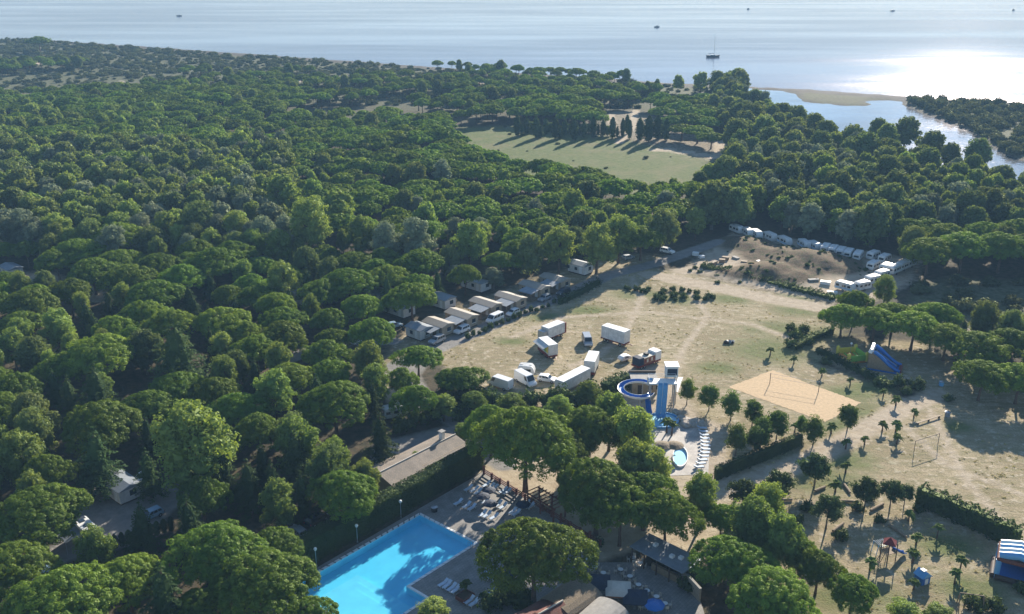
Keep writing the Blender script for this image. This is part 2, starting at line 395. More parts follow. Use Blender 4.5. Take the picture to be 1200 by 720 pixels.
    rub = mix(rng_(n3, .4, .6), (.10, .068, .04), (.21, .155, .10)); rub = mix(rng_(n2, .5, .62, 0, .8), rub, (.08, .09, .04))
    c = mix(weight(sb.outputs[2], n2, .5), c, rub)
    pav = mix(rng_(n2, .4, .6), (.42, .34, .235), (.5, .42, .3)); pav = mix(rng_(n3, .5, .7, 0, .3), pav, (.3, .24, .17))
    c = mix(weight(zb.outputs['Alpha'], n2, .3), c, pav)
    asp = mix(rng_(n2, .35, .65), (.22, .21, .195), (.30, .28, .255))
    c = mix(weight(za.outputs['Alpha'], n2, .35), c, asp)
    L.new(c, p.inputs['Base Color'])
    b = N.new('ShaderNodeBump'); b.inputs['Strength'].default_value = .55; b.inputs['Distance'].default_value = .25
    L.new(math_('ADD', n3, math_('MULTIPLY', n2, 1.5)), b.inputs['Height']); L.new(b.outputs[0], p.inputs['Normal'])
    L.new(p.outputs[0], out.inputs[0]); return m
build_ground()

def sea_mat(name, base, r0, r1, streak, tint):
    """wind-streaked water: diffuse body colour under a Fresnel reflection"""
    m, nt, N, L = nmat(name)
    out = N.new('ShaderNodeOutputMaterial'); d = N.new('ShaderNodeBsdfDiffuse'); d.inputs[0].default_value = (*base, 1)
    gl = N.new('ShaderNodeBsdfGlossy'); gl.inputs['Color'].default_value = (*tint, 1)
    tc = N.new('ShaderNodeTexCoord'); mp = N.new('ShaderNodeMapping'); mp.inputs['Scale'].default_value = streak; mp.inputs['Rotation'].default_value = (0, 0, .12)
    L.new(tc.outputs['Object'], mp.inputs[0])
    n = N.new('ShaderNodeTexNoise'); n.inputs['Scale'].default_value = 1; n.inputs['Detail'].default_value = 7; n.inputs['Roughness'].default_value = .62
    L.new(mp.outputs[0], n.inputs['Vector'])
    def rng2(x, a, b, c, e, sm=False):
        r = N.new('ShaderNodeMapRange'); r.inputs[1].default_value = a; r.inputs[2].default_value = b; r.inputs[3].default_value = c; r.inputs[4].default_value = e
        if sm: r.interpolation_type = 'SMOOTHSTEP'
        L.new(x, r.inputs[0]); return r.outputs[0]
    def mul(a, b):
        q = N.new('ShaderNodeMath'); q.operation = 'MULTIPLY'; L.new(a, q.inputs[0]); L.new(b, q.inputs[1]); return q.outputs[0]
    sx = N.new('ShaderNodeSeparateXYZ'); L.new(tc.outputs['Object'], sx.inputs[0])       # breeze ruffles the water near the shore, offshore it lies calmer
    L.new(mul(rng2(n.outputs[0], .36, .64, r0, r1), rng2(sx.outputs[1], 680, 980, 1.25, .4, True)), gl.inputs['Roughness'])
    w = N.new('ShaderNodeTexNoise'); w.inputs['Scale'].default_value = .35; w.inputs['Detail'].default_value = 4
    L.new(tc.outputs['Object'], w.inputs['Vector'])
    b = N.new('ShaderNodeBump'); b.inputs['Strength'].default_value = .35; b.inputs['Distance'].default_value = .35
    L.new(w.outputs[0], b.inputs['Height']); L.new(b.outputs[0], gl.inputs['Normal'])
    lw = N.new('ShaderNodeLayerWeight'); lw.inputs[0].default_value = .5; pw = N.new('ShaderNodeMath'); pw.operation = 'POWER'; pw.inputs[1].default_value = 4.0; L.new(lw.outputs['Facing'], pw.inputs[0])
    ms = N.new('ShaderNodeMixShader'); L.new(mul(pw.outputs[0], rng2(n.outputs[0], .38, .62, 1.12, .80)), ms.inputs[0])
    L.new(d.outputs[0], ms.inputs[1]); L.new(gl.outputs[0], ms.inputs[2]); L.new(ms.outputs[0], out.inputs[0]); return m
def flat(name, pts, z, m, kind='structure', hole=None):
    loops = [[Vector((x, y, 0)) for x, y in pts]] + ([[Vector((x, y, 0)) for x, y in hole]] if hole else [])
    tri = tessellate_polygon(loops); vs = [v for l in loops for v in l]
    me = bpy.data.meshes.new(name); me.from_pydata([(v.x, v.y, z) for v in vs], [], [list(t) for t in tri])
    bm = bmesh.new(); bm.from_mesh(me); bmesh.ops.recalc_face_normals(bm, faces=bm.faces)
    if sum(f.normal.z for f in bm.faces) < 0: bmesh.ops.reverse_faces(bm, faces=bm.faces)
    bm.to_mesh(me); bm.free()
    return tag(link(name, me, m), kind=kind)
M['sea'] = sea_mat('sea_water', (.06, .065, .10), .075, .15, (.0022, .014, 1), (.76, .68, .70))
M['lagoon'] = sea_mat('lagoon_water', (.05, .07, .08), .03, .06, (.01, .02, 1), (.92, .86, .90))
flat('sea', [(-7000, 500), (7000, 500), (7000, 7000), (-7000, 7000)], -.6, M['sea'])
def grow(pts, d):
    n = len(pts); out = []
    a = sum(pts[i - 1][0] * pts[i][1] - pts[i][0] * pts[i - 1][1] for i in range(n)); sg = 1 if a > 0 else -1
    for i in range(n):
        t = (Vector(pts[(i + 1) % n]) - Vector(pts[i - 1])).normalized(); out.append((pts[i][0] + sg * t.y * d, pts[i][1] - sg * t.x * d))
    return out
flat('lagoon', grow(LAG_P, 5), -.55, M['lagoon'])

# ------------------------------------------------------------------ foliage
def unit(v): return v / np.maximum(np.linalg.norm(v, axis=1, keepdims=True), 1e-9)
def leaves(C, Nn, size, jit=.6, aspect=.75, tone=None):
    """leaf-sized triangles at C, facing roughly along Nn"""
    n = len(C); size = np.broadcast_to(np.asarray(size, float), (n,)) * rng.uniform(.7, 1.3, n)
    Nn = unit(unit(Nn) + jit * rng.normal(size=(n, 3)) * .6)
    t = unit(np.cross(Nn, rng.normal(size=(n, 3)))); b = np.cross(Nn, t); s = size[:, None]
    V = np.stack([C + t * s * .62, C - t * s * .38 + b * s * aspect * .5, C - t * s * .38 - b * s * aspect * .5], 1).reshape(-1, 3)
    T = np.repeat(tone if tone is not None else rng.random(n), 3)
    return V, T
def fol_mesh(name, parts, m):
    V = np.concatenate([p[0] for p in parts]); T = np.concatenate([p[1] for p in parts])
    me = npmesh(name, V, np.arange(len(V)).reshape(-1, 3), T); me.materials.append(m); return me
def lump(c, r, n, size, up=0.0, half=False, squash=1.0, tone=None):
    """a tuft: leaves over a little ball"""
    d = unit(rng.normal(size=(n, 3)) + np.array([0, 0, up]))
    if half: d[:, 2] = np.abs(d[:, 2])
    C = np.asarray(c) + d * np.array([r, r, r * squash]) * rng.uniform(.72, 1.05, (n, 1))
    return C, d, np.full(n, rng.random() if tone is None else tone) * .7 + rng.random(n) * .3
def core(rx, ry, rz, c, nt=.5, seg=10, flat_bottom=None):
    """closed lump of facets inside the crown, so that no light leaks through"""
    V = []; th = np.linspace(0, 2 * math.pi, seg, endpoint=False); ph = np.linspace(-math.pi / 2, math.pi / 2, 7)
    pts = [[np.array([math.cos(p) * math.cos(t) * rx, math.cos(p) * math.sin(t) * ry, (math.sin(p) * rz if flat_bottom is None else max(math.sin(p) * rz, flat_bottom))]) + c for t in th] for p in ph]
    for i in range(6):
        for j in range(seg):
            a, b, c2, d = pts[i][j], pts[i][(j + 1) % seg], pts[i + 1][(j + 1) % seg], pts[i + 1][j]
            V += [a, b, c2, a, c2, d]
    V = np.array(V); return V, np.full(len(V), nt)
def umbrella_crown(name, R, T, zc, nclump, nleaf, lsize, seed, m, cs=.118):
    global rng; rng = np.random.default_rng(seed)
    a = rng.uniform(0, 6.28, 4); parts = []
    Rt = lambda th: R * (1 + .10 * np.sin(2 * th + a[0]) + .08 * np.sin(3 * th + a[1]) + .05 * np.sin(5 * th + a[2]))
    lob = [(rng.uniform(0, .75) * R, rng.uniform(0, 6.28)) for _ in range(7)]
    r = np.sqrt(rng.random(nclump)) ; th = rng.uniform(0, 6.28, nclump)
    k = int(nclump * .34); r[:k] = rng.uniform(.93, 1.03, k)         # a row of tufts round the rim, hanging down the flank
    rr = r * Rt(th); x, y = rr * np.cos(th), rr * np.sin(th)
    z = zc + T * np.clip(1 - np.minimum(r, 1) ** 2.3, 0, 1) ** .62
    bump = sum(np.exp(-((x - q * math.cos(t)) ** 2 + (y - q * math.sin(t)) ** 2) / (.32 * R) ** 2) for q, t in lob)
    z += (bump - .8) * .06 * T
    z[:k] += rng.uniform(-.12, .30, k) * T
    cr = R * cs
    nx = x / R * 1.0; nrm = unit(np.stack([x / R * .9, y / R * .9, np.full_like(x, .85) * (1 - .75 * r ** 3) + .1], 1))
    for i in range(nclump):
        C, d, tn = lump((x[i], y[i], z[i]), cr * rng.uniform(.7, 1.25), nleaf, 1, up=.55)
        parts.append(leaves(C, .95 * d + .25 * nrm[i], lsize, .4, tone=tn))
    # ragged underside
    n2 = nclump * 2; r2 = np.sqrt(rng.random(n2)) * .97; t2 = rng.uniform(0, 6.28, n2); q = r2 * Rt(t2)
    C2 = np.stack([q * np.cos(t2), q * np.sin(t2), zc - .04 * T + rng.uniform(-.06, .16, n2) * T + (1 - r2 ** 2) * .25 * T], 1)
    parts.append(leaves(C2, np.tile([0, 0, -1.0], (n2, 1)), lsize * 1.5, .8))
    n3 = nclump * 6; r3 = np.sqrt(rng.random(n3)); t3 = rng.uniform(0, 6.28, n3); q3 = r3 * Rt(t3) * .93        # foliage filling the dome from within
    C3 = np.stack([q3 * np.cos(t3), q3 * np.sin(t3), zc + T * (np.clip(1 - r3 ** 2.3, 0, 1) ** .62) * rng.uniform(.45, .86, n3)], 1)
    parts.append(leaves(C3, np.stack([C3[:, 0] / R, C3[:, 1] / R, np.full(n3, .8)], 1), lsize * 2.0, .5))
    parts.append(core(R * .66, R * .66, T * .56, np.array([0, 0, zc]), seg=12, flat_bottom=T * .12))
    return fol_mesh(name, parts, m)
def lobed_crown(name, lobes, nleaf, lsize, seed, m, tuft=.30, squash=1.0):
    """round crowns built of lobes (x, y, z, r); each lobe is covered with tufts"""
    global rng; rng = np.random.default_rng(seed); parts = []
    for lx, ly, lz, lr in lobes:
        n = max(8, int(26 * (lr / 1.6) ** 1.2)); d = unit(rng.normal(size=(n, 3)) + np.array([0, 0, .25])); tb = rng.random()
        for i in range(n):
            c = np.array([lx, ly, lz]) + d[i] * lr * np.array([1, 1, squash]) * rng.uniform(.82, 1.08)
            C, dd, tn = lump(c, lr * tuft * rng.uniform(.7, 1.3), nleaf, 1, up=.35, tone=.5 * tb + .5 * rng.random())
            parts.append(leaves(C, .85 * dd + .35 * d[i], lsize, .5, tone=tn))
        n3 = 40; d3 = unit(rng.normal(size=(n3, 3))); parts.append(leaves(np.array([lx, ly, lz]) + d3 * lr * .72, d3, lr * .42, .4))
        parts.append(core(lr * .58, lr * .58, lr * .56 * squash, np.array([lx, ly, lz]), seg=8))
    return fol_mesh(name, parts, m)
def conifer_crown(name, H, R, z0, seed, m, layers=13, lsize=.42, n_per=11):
    global rng; rng = np.random.default_rng(seed); parts = []
    for k in range(layers):
        f = k / (layers - 1); z = z0 + (H - z0) * f; rl = R * (1 - f) ** .8 * rng.uniform(.85, 1.1) + .25
        nb = max(4, int(n_per * (1 - .6 * f)))
        for j in range(nb):
            th = 6.28 * (j + rng.random()) / nb; L = rl * rng.uniform(.7, 1.12); n = max(8, int(L * 17))
            s = rng.random(n) ** .7; w = rng.normal(size=n) * (.10 + .2 * s * (1.05 - s)) * L * .6
            C = np.stack([math.cos(th) * s * L - math.sin(th) * w, math.sin(th) * s * L + math.cos(th) * w, z + .28 * L * s * (.55 - s) + rng.normal(size=n) * .1], 1)
            nn = np.tile([math.cos(th) * .35, math.sin(th) * .35, .9], (n, 1))
            parts.append(leaves(C, nn, lsize, .5, .5, tone=np.full(n, rng.random()) * .6 + rng.random(n) * .4))
    cz = (H + z0) / 2; parts.append(core(R * .30, R * .30, (H - z0) * .5, np.array([0, 0, cz - .1 * H]), seg=8))
    return fol_mesh(name, parts, m)
def column_crown(name, H, R, seed, m, n=900, lsize=.3):
    global rng; rng = np.random.default_rng(seed); f = rng.random(n); th = rng.uniform(0, 6.28, n)
    r = R * np.sin(np.clip(f * .93 + .07, 0, 1) * math.pi) ** .6 * rng.uniform(.8, 1.06, n)
    C = np.stack([r * np.cos(th), r * np.sin(th), .25 + f * (H - .25)], 1)
    nn = np.stack([np.cos(th), np.sin(th), np.full(n, .5)], 1)
    return fol_mesh(name, [leaves(C, nn, lsize, .5), core(R * .75, R * .75, H * .46, np.array([0, 0, H * .5]), seg=8)], m)
def trunk_mesh(name, h, r, limbs, lean, seed, m, start=.55):
    """tapered trunk; limbs: list of tips"""
    q = random.Random(seed); b = MB(); pts = []
    for k in range(6):
        f = k / 5; pts.append(Vector((lean[0] * f * f + q.uniform(-.1, .1) * f, lean[1] * f * f + q.uniform(-.1, .1) * f, h * f)))
    pts[0].z = -.15
    b.tube(pts, [r * (1.25 if k == 0 else 1) * (1 - .5 * k / 5) for k in range(6)], 7)
    for i, t in enumerate(limbs):
        f = start + (1 - start) * q.random(); k = f * 5; a = pts[int(k)].lerp(pts[min(5, int(k) + 1)], k - int(k)); t = Vector(t)
        mid = a.lerp(t, .5) + Vector((0, 0, -.12 * (t - a).length))
        b.tube([a, mid, t], [r * .42, r * .3, r * .12], 5)
    return b.mesh(name, m, smooth=True)
def ring_tips(n, R, z, seed, dz=.8):
    q = random.Random(seed); return [(math.cos(t) * R * k, math.sin(t) * R * k, z + q.uniform(-dz, dz) + (1 - k) * 1.2)
                                     for t, k in ((6.283 * (i + q.random() * .7) / n, q.uniform(.55, 1)) for i in range(n))]
KINDS = {}
def add_kind(k, crowns, trunks, lowc, base_r, base_h, zc):
    KINDS[k] = dict(crowns=crowns, trunks=trunks, low=lowc, r=base_r, h=base_h, zc=zc)
def lob(seed, n, R, z0, z1, r0, r1):
    q = random.Random(seed); o = [(0, 0, z1 - r1 * .8, r1)]
    for i in range(n):
        f = i / max(1, n - 1); z = z0 + (z1 - r0 - z0) * f; w = math.sin(math.pi * (.22 + .66 * f)); t = i * 2.4 + q.uniform(-.5, .5); k = q.uniform(.55, .95) * w
        o.append((math.cos(t) * R * k, math.sin(t) * R * k, z, q.uniform(r0, r1)))
    return o
# umbrella pine: wide flat dome (radius 6, top at 11.3)
uc = [umbrella_crown(f'pine_crown_{i}', 6.0, T, z, 200, 92, .30, 10 + i, M['pine']) for i, (T, z) in enumerate(((3.9, 7.0), (3.5, 7.3), (4.3, 6.8), (3.7, 7.2), (4.0, 7.0)))]
NEAR_CROWNS = [umbrella_crown(f'pine_crown_near_{i}', 6.0, T, z, 280, 120, .225, 20 + i, M['pine'], cs=.098) for i, (T, z) in enumerate(((4.2, 6.8), (3.8, 7.1), (4.6, 6.5)))]
ul = [umbrella_crown(f'pine_crown_far_{i}', 6.0, T, z, 110, 22, .72, 30 + i, M['pine']) for i, (T, z) in enumerate(((3.0, 7.6), (2.6, 7.8), (3.4, 7.4)))]
ut = [trunk_mesh(f'pine_trunk_{i}', 7.4, .34, ring_tips(8, 4.6, 8.0, i), (random.uniform(-.8, .8), random.uniform(-.6, .6)), i, M['bark'], .62) for i in range(4)]
add_kind('pine', uc, ut, ul, 6.0, 11.3, 9.0)
# light, feathery round pine (radius 3.6, top at 10.5)
al = [lob(40 + i, 15, 3.1, 3.6, 10.6, 1.05, 1.7) for i in range(3)]
add_kind('aleppo', [lobed_crown(f'light_pine_crown_{i}', al[i], 26, .30, 40 + i, M['aleppo'], .34) for i in range(3)],
         [trunk_mesh(f'light_pine_trunk_{i}', 8.5, .26, ring_tips(7, 2.2, 6.5, i + 9, 1.8), (.3, .2), i + 5, M['bark'], .4) for i in range(2)],
         [lobed_crown(f'light_pine_crown_far_{i}', al[i], 9, .62, 45 + i, M['aleppo'], .34) for i in range(2)], 3.8, 10.8, 7.2)
# round olive-green broadleaf (radius 4.6, top at 11)
bl = [lob(60 + i, 16, 3.9, 3.4, 11.0, 1.4, 2.2) for i in range(4)]
bt = [trunk_mesh(f'broadleaf_trunk_{i}', 7.5, .3, ring_tips(8, 2.8, 6.5, i + 19, 2), (.3, -.2), i + 15, M['greybark'], .3) for i in range(2)]
add_kind('broad', [lobed_crown(f'broadleaf_crown_{i}', bl[i], 26, .36, 60 + i, M['broad']) for i in range(4)], bt,
         [lobed_crown(f'broadleaf_crown_far_{i}', bl[i], 8, .78, 70 + i, M['broad']) for i in range(3)], 4.9, 11.2, 7.0)
add_kind('grey', [lobed_crown(f'grey_crown_{i}', lob(80 + i, 13, 2.7, 3.2, 10.5, 1.0, 1.7), 26, .32, 80 + i, M['grey'], .36) for i in range(2)], bt,
         [lobed_crown(f'grey_crown_far_{i}', lob(80 + i, 13, 2.7, 3.2, 10.5, 1.0, 1.7), 9, .7, 85 + i, M['grey'], .36) for i in range(2)], 3.4, 10.6, 7.0)
# layered dark conifer (radius 4, top at 11)
ct = [trunk_mesh('conifer_trunk', 10.2, .28, [], (.1, .1), 33, M['bark'])]
add_kind('cedar', [conifer_crown(f'conifer_crown_{i}', 11.0, 4.2, 1.6, 90 + i, M['cedar']) for i in range(3)], ct,
         [conifer_crown(f'conifer_crown_far_{i}', 11.0, 3.9, 1.4, 95 + i, M['cedar'], 8, .9, 6) for i in range(2)], 4.0, 11.0, 7.4)
add_kind('cypress', [column_crown(f'cypress_crown_{i}', 8.0, 1.0, 100 + i, M['cedar']) for i in range(2)], [trunk_mesh('cypress_trunk', 4.0, .14, [], (0, 0), 34, M['bark'])],
         [column_crown('cypress_crown_far', 8.0, 1.1, 104, M['cedar'], 300, .6)], 1.0, 8.0, 4.0)
# small park trees
add_kind('young', [lobed_crown(f'young_crown_{i}', lob(110 + i, 9, 1.5, 1.9, 5.0, .7, 1.05), 24, .2, 110 + i, M['young'], .36) for i in range(3)],
         [trunk_mesh(f'young_trunk_{i}', 3.4, .10, ring_tips(5, 1.0, 3.1, i + 29, .7), (.1, .1), i + 40, M['greybark'], .5) for i in range(2)], None, 2.1, 5.2, 3.4)
add_kind('maple', [lobed_crown(f'maple_crown_{i}', lob(120 + i, 11, 2.1, 2.6, 5.4, .65, 1.1), 24, .23, 120 + i, M['maple'], .42, .8) for i in range(4)],
         [trunk_mesh(f'maple_trunk_{i}', 3.8, .13, ring_tips(7, 1.7, 3.5, i + 39, .6), (.15, .1), i + 50, M['greybark'], .55) for i in range(2)], None, 2.7, 5.5, 3.8)
# squat bush
add_kind('bush', [lobed_crown(f'bush_crown_{i}', [(0, 0, .7, .8), (.6, .2, .55, .6), (-.5, .4, .5, .6), (.1, -.6, .5, .6)], 16, .2, 130 + i, M['hedge'], .4) for i in range(3)],
         [trunk_mesh('bush_trunk', .7, .07, [], (0, 0), 60, M['greybark'])], [lobed_crown('bush_crown_far', [(0, 0, .7, .8), (.6, .2, .5, .6), (-.5, .4, .5, .6)], 6, .4, 135, M['hedge'], .4)], 1.2, 1.6, .7)
add_kind('scrubbush', [lobed_crown(f'scrub_crown_{i}', [(0, 0, .8, 1.0), (.9, .3, .6, .8), (-.8, .5, .6, .8), (.1, -.9, .6, .7)], 8, .42, 140 + i, M['scrub'], .4) for i in range(2)],
         [trunk_mesh('scrub_trunk', .7, .07, [], (0, 0), 61, M['greybark'])], None, 1.7, 1.9, .8)
# tuft of dry grass
def tuft(name, seed, m):
    global rng; rng = np.random.default_rng(seed); n = 22; C = np.stack([rng.normal(size=n) * .22, rng.normal(size=n) * .22, rng.uniform(.03, .22, n)], 1)
    return fol_mesh(name, [leaves(C, np.stack([C[:, 0], C[:, 1], np.full(n, .35)], 1), .26, .6, .5)], m)
add_kind('tuft', [tuft(f'grass_tuft_{i}', 150 + i, M['straw']) for i in range(3)], [trunk_mesh('tuft_root', .08, .02, [], (0, 0), 62, M['straw'])], None, .4, .3, .15)

# ------------------------------------------------------------------ where the trees stand
TREES = []                      # (kind, x, y, s, sz, fixed)
def add_tree(k, px, py, w, hf=None):
    """a crown seen at px, py, w pixels wide"""
    K = KINDS[k]; s = 1.0
    if hf is None: hf = 1.0 if k != 'pine' or (545 < px < 800 and py > 470) else .74 if px > 960 and py > 330 and py < 470 else .82
    for _ in range(6):
        sz = (.35 + .65 * s) * hf; z = K['zc'] * sz; x, y = g(px, py, z); s = w * depth(x, y, z) / CAM_F / (2 * K['r'])
    TREES.append((k, x, y, s, (.35 + .65 * s) * hf, True))
P_, A_, C_, B_, G_, Y_ = 'pine', 'aleppo', 'cedar', 'broad', 'grey', 'cypress'
for row in (
    # camp wood, near
    (P_, 45, 596, 104), (P_, 14, 662, 100), (P_, 72, 700, 128), (P_, 148, 672, 82), (C_, 190, 690, 82), (P_, 250, 642, 112), (P_, 308, 678, 118), (P_, 362, 716, 62), (P_, 232, 708, 60),
    (A_, 325, 586, 52), (P_, 402, 572, 80), (A_, 22, 530, 56), (C_, 112, 528, 72), (P_, 116, 492, 96), (A_, 226, 513, 104), (B_, 36, 488, 56), (P_, 16, 452, 62),
    (C_, 112, 452, 66), (P_, 114, 410, 84), (P_, 72, 428, 58), (A_, 66, 380, 40), (P_, 24, 376, 52), (A_, 14, 402, 36), (P_, 200, 377, 62), (P_, 260, 374, 66), (C_, 206, 405, 88),
    (A_, 262, 436, 40), (P_, 206, 450, 60), (P_, 172, 472, 62), (P_, 252, 458, 62), (P_, 280, 474, 62), (C_, 345, 525, 54), (A_, 345, 514, 56), (C_, 445, 505, 52), (A_, 488, 536, 24, .4), (A_, 543, 504, 24, .5), (C_, 318, 560, 44), (C_, 290, 560, 50),
    (P_, 35, 352, 68), (P_, 92, 292, 58), (P_, 66, 302, 50), (P_, 108, 314, 56), (P_, 148, 322, 60), (P_, 138, 303, 50), (P_, 186, 308, 54), (P_, 214, 322, 54), (P_, 180, 342, 64),
    (P_, 250, 304, 62), (P_, 272, 294, 50), (P_, 294, 332, 44), (P_, 30, 290, 34), (P_, 6, 292, 30),
    (P_, 330, 392, 62), (P_, 382, 412, 54), (P_, 386, 434, 50), (P_, 338, 440, 60), (P_, 392, 466, 84), (A_, 322, 456, 50), (A_, 432, 420, 42), (A_, 440, 446, 40), (P_, 490, 416, 52, .66),
    (P_, 470, 442, 38), (P_, 541, 441, 56, .66), (A_, 690, 458, 34, .6), (A_, 655, 476, 40, .6), (A_, 556, 470, 34, .6), (A_, 600, 474, 40, .6), (A_, 520, 474, 36, .6), (P_, 330, 372, 50), (P_, 300, 405, 58), (P_, 300, 500, 60), (C_, 172, 545, 44), (C_, 260, 545, 50),
    (P_, 414, 306, 52), (P_, 440, 314, 44), (P_, 492, 304, 58), (P_, 410, 328, 62), (P_, 456, 322, 50), (P_, 482, 344, 60), (A_, 330, 326, 42), (P_, 424, 356, 50), (P_, 375, 340, 52), (P_, 385, 372, 44),
    (A_, 362, 256, 62), (A_, 396, 242, 46), (A_, 330, 224, 48), (A_, 424, 272, 44), (G_, 450, 282, 40), (G_, 488, 278, 44), (P_, 500, 268, 46), (A_, 550, 278, 46), (G_, 578, 324, 26, .6), (G_, 534, 320, 22, .6),
    (P_, 430, 217, 34), (P_, 400, 222, 34), (P_, 456, 231, 36), (P_, 490, 224, 36), (P_, 530, 226, 34), (P_, 520, 245, 46), (P_, 566, 240, 46), (P_, 588, 262, 44),
    # row behind the mobile homes and the road
    (P_, 610, 278, 46), (P_, 640, 262, 46), (A_, 655, 285, 44), (P_, 684, 250, 42), (A_, 700, 282, 50), (A_, 726, 272, 46), (P_, 752, 276, 52), (B_, 775, 266, 46), (P_, 745, 247, 40),
    (P_, 786, 245, 42), (B_, 836, 236, 56), (B_, 862, 240, 46), (P_, 660, 232, 36), (P_, 690, 222, 34), (P_, 720, 238, 30), (P_, 645, 232, 36), (P_, 620, 240, 36), 
    # big pines round the square and the pool
    (P_, 616, 506, 120), (P_, 688, 496, 76), (A_, 742, 505, 62), (A_, 715, 484, 56), (P_, 664, 522, 66), (P_, 728, 588, 76), (A_, 764, 548, 52), (A_, 744, 542, 56), (P_, 700, 566, 98), (P_, 756, 572, 70), (P_, 782, 596, 76), (A_, 822, 578, 50), (P_, 626, 640, 127),
    (A_, 884, 610, 62), (A_, 915, 628, 60), (P_, 858, 652, 92), (P_, 908, 694, 104), (P_, 960, 660, 56), (P_, 1000, 690, 60), (P_, 575, 492, 62), (A_, 900, 590, 50), (P_, 846, 604, 46),
    (A_, 508, 716, 46, .5), (P_, 935, 640, 46), (A_, 1060, 718, 44, .5), (A_, 1100, 722, 46, .45),
    # pines round the bouncy castles
    (P_, 988, 368, 52), (P_, 1026, 372, 58), (P_, 1072, 378, 66), (P_, 1110, 392, 60), (P_, 1148, 404, 70), (P_, 1186, 398, 58), (P_, 1152, 436, 66), (P_, 1196, 440, 66), (P_, 1048, 365, 50), (P_, 1225, 420, 60), (P_, 1260, 446, 60), (P_, 1235, 455, 60),
    # dark edge of the wood east of the caravans
    (P_, 1090, 290, 60), (P_, 1130, 285, 66), (P_, 1175, 285, 66), (P_, 1110, 272, 50), (P_, 1155, 270, 50), (P_, 1215, 285, 60), (P_, 1195, 268, 50), (B_, 1070, 285, 40),
    # the row of lollipop trees by the water slides
    ('young', 806, 456, 26), ('young', 832, 462, 28), ('young', 858, 472, 30), ('young', 883, 480, 30), ('young', 864, 512, 34), ('young', 893, 503, 34), ('young', 912, 494, 32), ('young', 955, 502, 30), ('young', 995, 486, 28),
    ('young', 940, 496, 18), ('young', 886, 512, 30),
    ('maple', 912, 566, 46), ('maple', 957, 546, 44), ('maple', 1016, 573, 42), ('maple', 1046, 574, 34), ('maple', 971, 594, 44), ('maple', 872, 576, 44), ('maple', 1062, 576, 24),
    # the long pine stand by the meadow and lone far trees
    (P_, 515, 155, 46), (P_, 490, 160, 44), (P_, 466, 160, 44), (P_, 440, 165, 44), (P_, 500, 146, 40), (P_, 470, 146, 36), (P_, 410, 165, 44), (P_, 528, 168, 36),
    (P_, 818, 152, 40, .6), (P_, 800, 150, 36, .6), (P_, 834, 160, 34, .6), (P_, 810, 138, 40, .6), (P_, 790, 140, 32, .6), (P_, 830, 142, 34, .6), (P_, 800, 124, 36, .65), (P_, 775, 130, 32, .65), (P_, 822, 126, 34, .65), (A_, 852, 93, 17), (A_, 822, 93, 18), (A_, 795, 95, 14), (P_, 45, 47, 26),
    (B_, 1062, 152, 36), (B_, 1040, 160, 34), (B_, 1092, 168, 34), (B_, 1148, 178, 34), (B_, 1115, 180, 26), (B_, 1030, 150, 24),
): add_tree(*row)
for i in range(22):        # dark pointed trees along the far edge of the meadow
    px = 606 + i * 5.6; add_tree((Y_, C_, Y_, B_)[i % 4], px, 149 + (px - 606) * .02 + random.uniform(-2, 2), (8, 11, 7, 12)[i % 4], (.9, .8, .75, .62)[i % 4])
for i in range(7): add_tree((Y_, C_)[i % 2], 750 + i * 5.2, 151 + random.uniform(-2, 2), 9 + i % 3, .85)
for px, py in ((730, 150), (735, 146), (738, 152)): add_tree(Y_, px, py, 6, 1.0)
for px, py in ((59, 548), (47, 552), (96, 562), (104, 556), (342, 312)): add_tree(Y_, px, py, 11)
for i in range(11): add_tree(Y_, 118 + i * 8.2, 640 - i * 2.6, 9, .45)

OPEN = [(poly(q), m) for q, m in ((FIELD, 2), (YARD, 3), (PLAZA, 3), (PARK, 3), (DECK, 3), (MEADOW, 3), (SCRUB2, 2), (SANDCAMP, 2), (PITCH_, 3), (HOUSEYARD, 3), (HOMES, 1), (CASTLE, 3), (LAGOON, 3), (EASTSTRIP, 0), (CROSS, 2))]
OPEN.append((SEA_P, 18))
LINES = [(poly(p), hw + 2.5) for p, hw in TRACKS + ROADS]
SCR_W = poly(SCRUB)
def pick(px, py, x, y):
    """kind, spacing, size range for a tree whose foot shows at px, py; None for open land"""
    r = random.random()
    if px > 1040 and py < 150: return None
    if px > 868 and py < 127: return None
    gap = math.sin(x * .031 + 1) + math.sin(y * .027 - x * .012 + 2) + .7 * math.sin(x * .083 - y * .071) + .5 * math.sin(y * .11 + x * .05)
    if py < 62 and px < 560: return ('pine' if r < .004 else None, 1.0, .3, .5)
    if py < 78 and px < 560: return ('pine' if r < .5 and gap > .9 else None, 1.0, .4, .65)
    if px > 840 and py < 335:
        if px > 1060 and py > 285: return ('pine' if r < .7 else 'broad', .72, .8, 1.15)
        return ('broad' if r < .58 else 'grey' if r < .78 else 'aleppo' if r < .95 else 'cedar', .58, .7, 1.4)
    if py < 118:
        if gap < (.35 if px < 420 else -.6): return None
        return ('pine' if r < .93 else 'broad', .90, .5, .85)
    if py < 150 and gap < -.9: return None
    if px < 340 and 186 < py < 318: return ('broad' if r < .30 else 'aleppo' if r < .70 else 'pine' if r < .78 else 'grey', .58, .8, 1.4)
    if py < 265 and px < 840 and gap > .35: return ('pine', .56, .95, 1.2)
    if px < 190 and 135 < py < 186: return ('aleppo' if r < .42 else 'pine', .66, .7, 1.05)
    if py < 190: return ('pine' if r < .92 else 'broad' if r < .97 else 'cedar', .78, .55, 1.1)
    if py < 345: return ('pine' if r < .74 else 'aleppo' if r < .87 else 'broad' if r < .95 else 'grey', .76, .55, 1.15)
    return ('pine' if r < .55 else 'aleppo' if r < .72 else 'cedar' if r < .92 else 'broad', .80, .6, .9)
